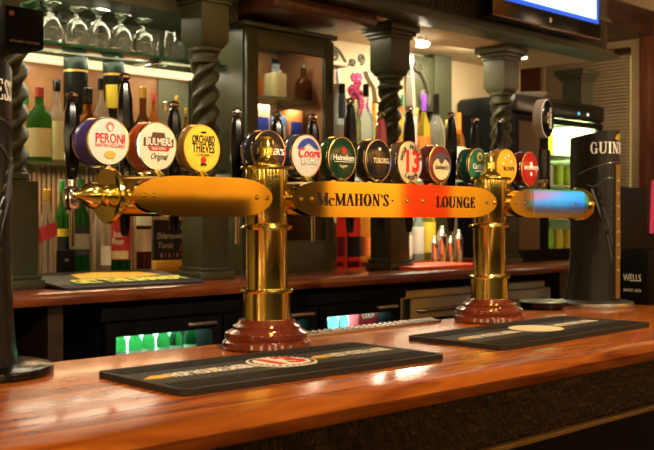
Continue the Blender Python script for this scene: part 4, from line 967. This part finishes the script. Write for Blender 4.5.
# ================================================================== GLASSWARE ON THE TOP SHELF
def stem_glass(X, Y, r, h, label):
    t = thing('wine_glass', label, 'glass', (X, Y, GT), 'upturned stemmed glasses on the top shelf')
    # upturned: rim down, foot up
    o_ = [(r * 0.86, 0), (r * 0.98, h * .15), (r, h * .36), (r * 0.86, h * .56), (r * 0.50, h * .69), (0.009, h * .75), (0.007, h * .82), (0.010, h * .91), (r * 0.55, h * .96), (r * 0.86, h * .985), (r * 0.86, h)]
    i_ = [(r * 0.82, 0.0), (r * 0.94, h * .15), (r * .96, h * .32), (r * 0.76, h * .49), (r * 0.34, h * .60), (0.001, h * .63)]
    mb = MB(); mb.lathe(o_ , segs=28)
    mb.build('glass', m_clear, t)
    return t
gl = stem_glass(XY(50, 3.06), 3.06, 0.044, 0.140, 'upturned stemmed glass, leftmost of the row on the top shelf')
for px, y_, sc_, lb in ((65, 3.15, .95, 'upturned stemmed glass in the back row, second from the left'), (77, 3.06, .98, 'upturned stemmed glass left of the brightest one'), (89, 3.16, .9, 'upturned stemmed glass in the back row behind the bright one'), (99, 3.05, 1.0, 'brightest upturned stemmed glass in the middle of the row'), (121, 3.06, 0.98, 'upturned stemmed glass right of the brightest one'), (143, 3.07, 0.98, 'dim upturned stemmed glass at the right end of the row')):
    c = copy_tree(gl); c.location = (XY(px, y_), y_, GT); c.scale = (sc_,) * 3; c['label'] = lb
tb = thing('tumbler', 'plain tumbler right of the stemmed glasses on the top shelf', 'glass', (XY(158, 3.15), 3.15, GT), 'upturned tumblers on the top shelf')
MB().lathe([(0.033, 0), (0.030, 0.10), (0.028, 0.103)], segs=26).build('glass', m_clear, tb)
for px, lb in ((168, 'second tumbler right of the stemmed glasses on the top shelf'),):
    c = copy_tree(tb); c.location = (XY(px, 3.06), 3.06, GT); c['label'] = lb
for i, px in enumerate((180, 187, 194)):
    sg = thing('shot_glass', 'small dark shot glass at the right end of the top shelf', 'glass', (XY(px, 3.05), 3.05, GT), 'dark shot glasses on the top shelf')
    MB().lathe([(0.020, 0), (0.022, 0.03), (0.024, 0.07), (0.022, 0.07), (0.018, 0.006), (0.003, 0.005)], segs=18).build('glass', M('smoked', (0.15, 0.2, 0.15), 0.05, trans=0.7, ior=1.4), sg)
# black box and green cap at top left
t = thing('speaker_box', 'black box with a faint grey print mounted over the left column', 'speaker', (XY(20, 2.70), 2.71, 1.8))
xa, xb = XY(2, 2.68), XY(41, 2.68)
MB().box((xa, 2.66, 1.785), (xb, 2.775, 1.90), 0.004).build('case', m_matte, t, world=True)
text('lettering', 'SOUND SYSTEM', 0.010, chalk, t, front((xa + xb) / 2, 2.6595, 1.80), width=0.09)
MB().lathe([(0.008, 2.662), (0.008, 2.658), (0.004, 2.656)], (xa + 0.02, 0, 1.878), axis='Y', segs=16).build('lens', M('lens_red', (0.35, 0.08, 0.06), 0.3), t, world=True)
t = thing('paper_hat', 'crumpled green hat lying on top of the black speaker box', 'hat', (XY(30, 2.72), 2.72, 1.9003))
MB().lathe([(0.045, 0), (0.047, 0.004), (0.028, 0.008), (0.026, 0.03), (0.020, 0.034)], segs=22, sx=1.1, sy=0.8).xform(lambda v: v + Vector((0, 0, 0.008 * math.sin(v.x * 90) if v.z > 0.003 else 0))).build('hat', M('hat_green', (0.01, 0.14, 0.06), 0.5), t)

# ================================================================== GLASS-DOOR CABINET
x0, x1 = XY(246, 2.89), XY(335, 2.89)
t = thing('glass_door_cabinet', 'olive green cabinet with a glass door between two twisted columns', 'cabinet', ((x0 + x1) / 2, 3.07, BT))
zt_ = 2.02
b = MB().box((x0, 2.91, BT), (x0 + 0.02, 3.25, zt_)).box((x1 - 0.02, 2.91, BT), (x1, 3.25, zt_)).box((x0 + .02, 2.91, BT), (x1 - .02, 3.25, BT + 0.03)).box((x0 + .02, 2.91, zt_ - 0.02), (x1 - .02, 3.25, zt_))
b.build('carcass', m_olive, t, world=True, smooth=False)
MB().box((x0 + .02, 3.22, BT + .03), (x1 - .02, 3.25, zt_ - .02)).build('back_panel', m_mirror_wood, t, world=True, smooth=False)
MB().box((x0 + .02, 2.95, 1.49), (x1 - .03, 3.20, 1.498)).build('shelf', m_shelfglass, t, world=True, smooth=False)
MB().box((x1 - .024, 2.92, BT + .03), (x1 - .0205, 3.22, zt_ - .02)).build('lining', M('lining_brown', (0.22, 0.10, 0.045), 0.35), t, world=True, smooth=False)
MB().box((x0 - 0.012, 2.885, zt_), (x1 + 0.012, 3.25, zt_ + 0.02), 0.004).build('cornice', m_olive, t, world=True)
MB().box((x0 + .02, 2.95, 1.765), (x1 - .02, 3.20, 1.773)).build('shelf', m_shelfglass, t, world=True, smooth=False)
gx0, gx1, gz0, gz1 = x0 + 0.062, x1 - 0.055, BT + 0.13, 1.945
d = MB().box((x0 + .005, 2.89, BT + .01), (gx0, 2.91, zt_ - .01), .003).box((gx1, 2.89, BT + .01), (x1 - .005, 2.91, zt_ - .01), .003).box((gx0, 2.89, BT + .01), (gx1, 2.91, gz0), .003).box((gx0, 2.89, gz1), (gx1, 2.91, zt_ - .01), .003)
d = d.build('door', m_olive, t, world=True)
MB().box((gx0, 2.898, gz0), (gx1, 2.902, gz1)).build('pane', m_pane, d, world=True, smooth=False)
MB().box((gx1 + 0.028, 2.884, 1.80), (gx1 + 0.034, 2.89, 1.90)).build('keyhole_plate', m_dkwood, d, world=True, smooth=False)
light('AREA', 'cabinet_light', ((x0 + x1) / 2, 2.97, zt_ - 0.03), 0.9, WHITE, 0.3, 0.03, aim=((x0 + x1) / 2, 3.12, 1.3))
light('AREA', 'cabinet_light', ((x0 + x1) / 2, 3.0, 1.755), 0.8, WHITE, 0.3, 0.03, aim=((x0 + x1) / 2, 3.12, 1.2))
cz = 1.7735
w_ = gx1 - gx0
bottle(gx0 + 0.03, 3.0, cz, 0.165, 0.020, 'tall', 'teal', 'slim teal bottle at the left inside the cabinet', 'green', 'white', (.1, .5))
bottle(gx0 + 0.125, 3.06, cz, 0.14, 0.030, 'decanter', 'amber', 'amber decanter second from left in the cabinet', 'cork')
bottle(gx0 + 0.20, 3.02, cz, 0.165, 0.038, 'flask', 'ice', 'broad clear gin bottle with pale label in the cabinet middle', 'black', 'cream', (.06, .62), power=4)
bottle(gx0 + 0.27, 3.08, cz, 0.13, 0.028, 'flask', 'orange', 'orange bottle right of the broad gin bottle in the cabinet', 'cork', 'orange', (.1, .5))
bottle(gx0 + 0.335, 3.0, cz, 0.16, 0.036, 'round', 'brown', 'round dark decanter at the right inside the cabinet', 'silver')
for k, (dx, h_, cl, lb) in enumerate(((0.05, 0.22, 'blue', 'blue reflection stand-in carton at the left of the lower cabinet shelf'), (0.14, 0.25, 'buff', 'buff reflection stand-in carton on the lower cabinet shelf'), (0.23, 0.21, 'blue', 'blue reflection stand-in carton right of the buff one in the cabinet'), (0.32, 0.24, 'orange', 'orange reflection stand-in carton at the right of the lower cabinet shelf'))):  # cartons added in place of blue and orange reflections in the cabinet
    t2 = thing('reflection_carton', lb, 'carton', (gx0 + dx - 0.012, 3.05, 1.4983))
    MB().box((-0.038, -0.035, 0), (0.038, 0.035, h_), 0.002).build('box', M('carton_' + cl, {'blue': (0.10, 0.16, 0.30), 'buff': (0.5, 0.25, 0.15), 'orange': (0.55, 0.2, 0.06)}[cl], 0.4), t2)
    MB().box((-0.03, -0.0365, h_ * 0.55), (0.03, -0.0352, h_ * 0.8)).build('label', LB['buff' if cl == 'blue' else 'blue'], t2, smooth=False)

# ================================================================== NICHES BETWEEN THE COLUMNS
N1 = BT
# scroll brackets
def scroll(name, pts, r, mat, par):
    return MB().tube(pts, r, 8).build(name, mat, par, world=True)
m_iron = M('scroll_iron', (0.10, 0.095, 0.06), 0.35, 0.3)
def spiral(cx, cz, r0, a0, turns, n=26, sg=1, Y=3.15):
    return [(cx + sg * r0 * (1 - 0.85 * i / n) * math.cos(a0 + 2 * PI * turns * i / n), Y, cz + r0 * (1 - 0.85 * i / n) * math.sin(a0 + 2 * PI * turns * i / n)) for i in range(n + 1)]
def zat(px, py, Y): return atY(px, py, Y).z
t = thing('scroll_crest', 'carved scrollwork crest standing on a cream niche beside the cabinet', 'ornament', (XY(345, 3.12), 3.12, 1.86))
zc = zat(348, 66, 3.12)
scroll('scroll', [(XY(326, 3.12), 3.12, zc + .055)] + [(XY(332 + k * 3, 3.12), 3.12, zc + .075 - .003 * k * k) for k in range(6)] + spiral(XY(352, 3.12), zc + .02, 0.018, 0.5, -1.3, Y=3.12), 0.007, m_iron, t)
scroll('scroll', spiral(XY(334, 3.12), zc + .035, 0.028, 2.6, -1.4, Y=3.12), 0.007, m_iron, t)
scroll('scroll', spiral(XY(361, 3.12), zc + .04, 0.024, -1.5, 1.4, Y=3.12), 0.007, m_iron, t)
nx0, nx1 = 2.885, 3.12
MB().box((nx0, 3.06, zc - 0.02), (nx1, 3.265, zc), 0.004).build('niche_top', m_cream, t, world=True)
MB().prism([(XY(366, 3.08), zc - 0.02), (XY(382, 3.08), zc - 0.02), (XY(382, 3.08), zc - 0.16), (XY(376, 3.08), zc - 0.15), (XY(374, 3.08), zc - 0.09), (XY(368, 3.08), zc - 0.05)], lambda a, b: Vector((a, 3.07, b)), lambda a, b: Vector((a, 3.10, b))).build('corbel', m_cream, t, world=True)
t = thing('scroll_bracket', 'carved curved scroll bracket on the wall right of the second twisted column', 'ornament', (XY(422, 3.2), 3.2, 1.86))
zc = zat(422, 80, 3.2)
scroll('scroll', [(XY(413 + 16 * math.sin(k * 0.2), 3.2), 3.2, zc + 0.09 - 0.022 * k) for k in range(11)], 0.011, m_iron, t)
scroll('scroll', spiral(XY(418, 3.2), zc + .055, 0.03, 0, 1.3, Y=3.2), 0.008, m_iron, t)
scroll('scroll', spiral(XY(424, 3.2), zc - .09, 0.035, 1.5, 1.3, Y=3.2), 0.008, m_iron, t)
MB().box((XY(410, 3.23), 3.205, zc - .15), (XY(430, 3.23), 3.268, zc + .12), .004).build('backing', m_olive, t, world=True)
# pilaster
struct('trim_9', MB().box((XY(430, 3.23), 3.20, BT), (XY(447, 3.23), 3.27, 2.12)), m_olive, smooth=False)
# mid niche shelf with glass
t = thing('glass_shelf', 'short glass shelf between cabinet and second twisted column', 'shelf', (3.0, 3.1, 1.483))
MB().box((2.885, 3.0, 1.475), (3.26, 3.265, 1.483)).build('pane', m_shelfglass, t, world=True, smooth=False)
t = thing('glass_shelf', 'glass shelf right of the second twisted column', 'shelf', (3.45, 3.1, 1.483))
MB().box((3.275, 3.0, 1.475), (3.90, 3.265, 1.483)).build('pane', m_shelfglass, t, world=True, smooth=False)
pbottle(342, 13, G1, 3.05, 84, 'slim', 'ice', 'frosted bottle with long black cap and blue label', 'black', 'blue', (.05, .28), ('white', .3, .55), capz=.62)
pbottle(338, 12, G1, 3.15, 68, 'std', 'ice', 'tall pale bottle with a white printed collar behind the black-capped one', 'white', 'white', (.2, .85))
pbottle(366, 17, G1, 3.06, 84, 'std', 'ice', 'icy clear bottle with black cap left of the twisted column', 'black', 'white', (.1, .3))
pbottle(374, 12, G1, 3.15, 100, 'std', 'orange', 'orange-yellow bottle behind the icy clear one', 'orange', 'yellow', (.1, .7))
def flowers(px, py, Y, lab, n, spread, pot=True):
    c = atY(px, py, Y)
    t = thing('flower_vase', lab, 'flowers', (c.x, Y, G1))
    MB().lathe([(0.018, 0), (0.022, 0.01), (0.022, 0.06), (0.012, 0.09), (0.012, 0.10)], segs=16).build('vase', G['ice'], t)
    b = MB(); st = MB()
    for k in range(n):
        p = Vector((random.uniform(-spread, spread), random.uniform(-.02, .02), c.z - G1 + random.uniform(-spread * 1.6, spread * 1.4)))
        st.tube([(0, 0, 0.02), (p.x * .4, p.y * .4, p.z * .6), p], 0.0015, 5)
        for j in range(6):
            a = j * PI / 3
            b.sphere(p + Vector((0.013 * math.cos(a), -0.003, 0.013 * math.sin(a))), 0.010, seg=6)
    st.build('stems', LB['green'], t); b.build('blossoms', M('petal_pink', (0.85, 0.12, 0.32), 0.5), t)
flowers(357, 86, 3.17, 'pink flowers in a slim vase left of the second twisted column', 9, 0.03)
flowers(360, 108, 3.20, 'lower bunch of pink flowers behind the icy bottle', 7, 0.028)
flowers(395, 112, 3.20, 'small bunch of pink flowers right of the second twisted column', 5, 0.02)
pbottle(410, 14, G1, 3.06, 56, 'slim', 'clear', 'very tall clear bottle with white cap right of the second column', 'white', 'white', (.1, .5))
pbottle(351, 10, G1, 3.05, 110, 'std', 'clear', 'short clear bottle between the frosted and icy bottles', 'silver', 'white', (.1, .5))
pbottle(384, 9, G1, 3.02, 118, 'std', 'orange', 'small orange bottle in front of the second twisted column', 'red', 'red', (.1, .5))
pbottle(417, 9, G1, 3.15, 108, 'std', 'orange', 'orange bottle between the very tall bottle and the purple-capped one', 'gold', 'orange', (.1, .6))
pbottle(447, 9, G1, 3.05, 120, 'std', 'yellow', 'small yellow bottle in front of the olive pilaster', 'gold', 'yellow', (.1, .6))
pbottle(401, 14, G1, 3.14, 95, 'std', 'yellow', 'yellow liqueur bottle behind the tall clear one', 'green', 'yellow', (.08, .5))
pbottle(394, 10, G1, 3.08, 122, 'std', 'yellow', 'small yellow-green bottle at the foot of the tall clear one', 'green', 'green', (.4, .6))
pbottle(424, 13, G1, 3.06, 94, 'std', 'yellow', 'yellow bottle with a purple cap', 'purple', 'orange', (.08, .5), capz=.80)
pbottle(436, 18, G1, 3.07, 94, 'std', 'clear', 'large clear bottle with dark patterned neck right of the purple cap', 'black', 'orange', (.08, .35), capz=.66)
pbottle(459, 12, G1, 3.10, 113, 'std', 'amber', 'bottle with orange cap and white label against the black cooler', 'orange', 'white', (.1, .5), capz=.7)
# below the brass bar, between cabinet and second column
rb = []
for px, pw, yt, gcol, lb, lab in ((331, 12, 200, 'brown', 'dark bottle right beside the cabinet under the name plate', 'black'), (342, 13, 190, 'red', 'red glass bottle with dark label under the name plate', 'red'), (354, 14, 188, 'red', 'deep red spirit bottle in the middle of the group', 'black'), (365, 12, 192, 'amber', 'amber bottle touching the second column pedestal side', 'orange')):
    pbottle(px, pw, BT, 3.0 + (0.085 if px in (342, 365) else 0), yt, 'std', gcol, lb, 'black', lab, (.15, .4))
for px, pw, yt, gcol, lb, cap, lab in ((397, 9, 205, 'red', 'bright red bottle right of the second column pedestal', 'white', 'red'), (408, 9, 215, 'clear', 'clear jar behind the red bottle', 'silver', 'white'), (418, 12, 200, 'ice', 'clear bottle left of the yellow one', 'white', 'white'), (428, 15, 192, 'yellow', 'big yellow bottle with round red emblem under the name plate', 'black', 'yellow')):
    pbottle(px, pw, BT + 0.0202, 3.12, yt, 'std', gcol, lb, cap, lab, (.1, .55))
# cocktail shakers
def shaker(px, ytop, r, Y, lb):
    h = CAMZ + (220 - ytop) / 1000 * dep(px, Y) - BT - 0.0003
    t = thing('cocktail_shaker', lb, 'shaker', (XY(px, Y), Y, BT + 0.0003), 'cocktail tins behind the red board')
    MB().lathe([(r * .75, 0), (r * .78, 0.004), (r, h * .72), (r * 1.02, h * .74), (r * .98, h * .76)], segs=24).build('tin', m_chrome, t)
    MB().lathe([(r * .97, h * .76), (r * .7, h * .86), (r * .45, h * .90), (r * .42, h * .98), (r * .3, h)], segs=24).build('lid', M('lid_steel', (0.7, 0.66, 0.58), 0.15, 1), t)
shaker(434.5, 236, 0.018, 3.02, 'slim steel shaker left of the row of cocktail tins')
shaker(442, 226, 0.026, 3.03, 'tallest steel cocktail shaker in the row of tins')
shaker(450.5, 236, 0.019, 3.02, 'short steel shaker right of the tallest one')
shaker(459, 230, 0.024, 3.02, 'steel cocktail shaker at the right end of the row')
# red board
t = thing('cutting_board', 'bright red plastic cutting board on the back counter', 'cutting board', (3.55, 2.85, BT + 0.0003))
bx0, bx1 = XY(404, 2.76), XY(474, 2.76)
MB().box((bx0, 2.70, BT + .0003), (bx1, 2.96, BT + .016), .004).build('board', M('board_red', (0.85, 0.10, 0.03), 0.35), t, world=True)

# ---- tall cooler on the back counter
fx0, fx1, fy0, fy1, fz0, fz1 = 4.14, 4.98, 2.90, 3.26, BT, 1.92
t = thing('display_cooler', 'tall black glass-front cooler with bright green-lit drinks inside', 'fridge', ((fx0 + fx1) / 2, 3.08, BT))
b = MB().box((fx0, fy0 + .02, fz0), (fx0 + .02, fy1, fz1 - .02)).box((fx1 - .02, fy0 + .02, fz0), (fx1, fy1, fz1 - .02)).box((fx0 + .02, fy1 - .02, fz0), (fx1 - .02, fy1, fz1 - .02)).box((fx0 + .02, fy0 + .02, fz0), (fx1 - .02, fy1 - .02, fz0 + .05)).box((4.40, fy0 + .03, fz0 + .05), (4.415, fy1 - .02, fz1 - .1))
b.build('cabinet', m_matte, t, world=True, smooth=False)
MB().box((4.415, fy1 - .026, fz0 + .05), (fx1 - .02, fy1 - .0205, fz1 - .1)).build('liner', M('cooler_liner', (0.75, 0.85, 0.6), 0.5), t, world=True, smooth=False)
MB().box((fx1 - .025, fy0 + .04, fz0 + .05), (fx1 - .0205, fy1 - .03, fz1 - .1)).build('liner', M('cooler_liner'), t, world=True, smooth=False)
MB().box((fx0 - .005, fy0 - .01, fz1 - .095), (fx1 + .005, fy1, fz1 - .0), 0.02).build('header', M('header_black', (0.005, 0.006, 0.007), 0.3), t, world=True)
for k, (px, cl) in enumerate(((577, (0.1, 0.55, 0.75)), (586, (0.9, 0.9, 0.8)))):
    MB().lathe([(0.008, fy0 - .009), (0.008, fy0 - .012), (0.004, fy0 - .014)], (XY(px, fy0), 0, fz1 - .06), axis='Y', segs=14).build('indicator', M('ind%d' % k, (0, 0, 0), emit=cl, es=1.5), t, world=True)
for n_, (a, b_) in enumerate(((fx0 + .005, 4.405), (4.41, fx1 - .005))):
    s = 0.03; z0, z1 = fz0 + .03, fz1 - .10
    d = MB().box((a, fy0, z0), (a + s, fy0 + .02, z1)).box((b_ - s, fy0, z0), (b_, fy0 + .02, z1)).box((a + s, fy0, z0), (b_ - s, fy0 + .02, z0 + .03)).box((a + s, fy0, z1 - .03), (b_ - s, fy0 + .02, z1)).build('door', m_matte, t, world=True, smooth=False)
    MB().box((a + s, fy0 + .008, z0 + .03), (b_ - s, fy0 + .012, z1 - .03)).build('pane', m_pane if n_ else M('dark_pane', (0.16, 0.12, 0.09), 0.1), d, world=True, smooth=False)
    MB().box(((b_ - .02) if n_ == 0 else (a + .008), fy0 - .018, 1.35), ((b_ - .008) if n_ == 0 else (a + .02), fy0, 1.65), .003).build('handle', m_black, d, world=True)
shz = (1.30, 1.475, 1.635)
for z in shz:
    MB().box((4.42, fy0 + .035, z - .006), (fx1 - .03, fy1 - .03, z)).build('rack', M('rack_white', (0.7, 0.75, 0.6), 0.4), t, world=True, smooth=False)
light('AREA', 'cooler_light', (4.68, 2.985, fz1 - 0.105), 30, (0.86, 1, 0.55), 0.5, 0.06, aim=(4.68, 3.12, 1.4))
MB().box((4.43, fy0 + .03, fz1 - .16), (4.44, fy0 + .04, fz0 + .08)).box((4.93, fy0 + .03, fz1 - .16), (4.945, fy0 + .04, fz0 + .08)).build('light_strip', M('strip_green', (0, 0, 0), emit=(0.85, 1, 0.55), es=7), t, world=True, smooth=False)
cn = [('green', (0.25, 0.55, 0.02)), ('yellow', (0.75, 0.65, 0.04)), ('silver', (0.6, 0.65, 0.6)), ('lime', (0.45, 0.75, 0.05))]
k = 0
for sz_, nm in ((fz0 + .0503, 'bottom rack'), (shz[0] + .0003, 'second rack'), (shz[1] + .0003, 'third rack'), (shz[2] + .0003, 'top rack')):
    for j in range(5 if k < 3 else 2):
        c_ = cn[(k * 3 + j // 2) % 4]
        t2 = thing('drink_can', '%s drink can on the %s of the tall lit cooler' % (c_[0], nm), 'can', (4.485 + j * 0.095, 3.0, sz_), '%s cans on the %s' % (c_[0], nm))
        MB().lathe([(0.026, 0), (0.031, 0.006), (0.031, 0.096), (0.026, 0.104), (0.026, 0.106)], segs=20).build('can', M('can_' + c_[0], c_[1], 0.3), t2)
        MB().lathe([(0.0262, 0.1062), (0.0265, 0.1075), (0.024, 0.1075)], segs=16).build('can_top', m_chrome, t2)
    k += 1
# pale dish on the cooler
c = atY(520, 90, 3.05)
t = thing('serving_dish', 'pale boat-shaped dish lying on top of the tall cooler', 'dish', (c.x + 0.06, 3.05, fz1 + 0.0003))
MB().lathe([(0.05, 0), (0.08, 0.006), (0.13, 0.04), (0.125, 0.042), (0.075, 0.010), (0.01, 0.006)], segs=28, sx=1.15, sy=0.7).xform(lambda v: Vector((v.x, v.y, v.z + 0.35 * max(0, v.z - .01) * (v.x / 0.15)))).build('dish', M('dish_pale', (0.9, 0.86, 0.8), 0.35, trans=0.7, ior=1.2), t)

# ---- soffit spotlights
def spot(px, py, Y, lb, e):
    c = atY(px, py, Y)
    t = thing('spotlight', lb, 'lamp', (c.x, Y, 2.12))
    MB().lathe([(0.02, 2.105), (0.022, 2.12)], (c.x, Y, 0), segs=18).lathe([(0.005, c.z + 0.02), (0.005, 2.106)], (c.x, Y, 0), segs=10).lathe([(0.034, c.z - 0.005), (0.036, c.z), (0.026, c.z + 0.022), (0.012, c.z + 0.03)], (c.x, Y, 0), segs=24).build('housing', m_chrome, t, world=True)
    MB().lathe([(0.028, c.z - 0.008), (0.030, c.z - 0.005), (0.028, c.z - 0.003)], (c.x, Y, 0), segs=20).build('bulb', M('bulb_warm', (0, 0, 0), emit=(1, 0.82, 0.5), es=7), t, world=True)
    light('SPOT', 'spot_beam', (c.x, Y, c.z - 0.02), e, WHITE, 0.03, aim=(c.x + 0.1, 3.2, 1.3), spot=2.0, blend=0.8, parent=t)
spot(422, 45, 2.95, 'small chrome spotlight under the canopy between second and third columns', 6)
spot(521, 57, 2.88, 'small chrome spotlight under the canopy beside the third column', 6)
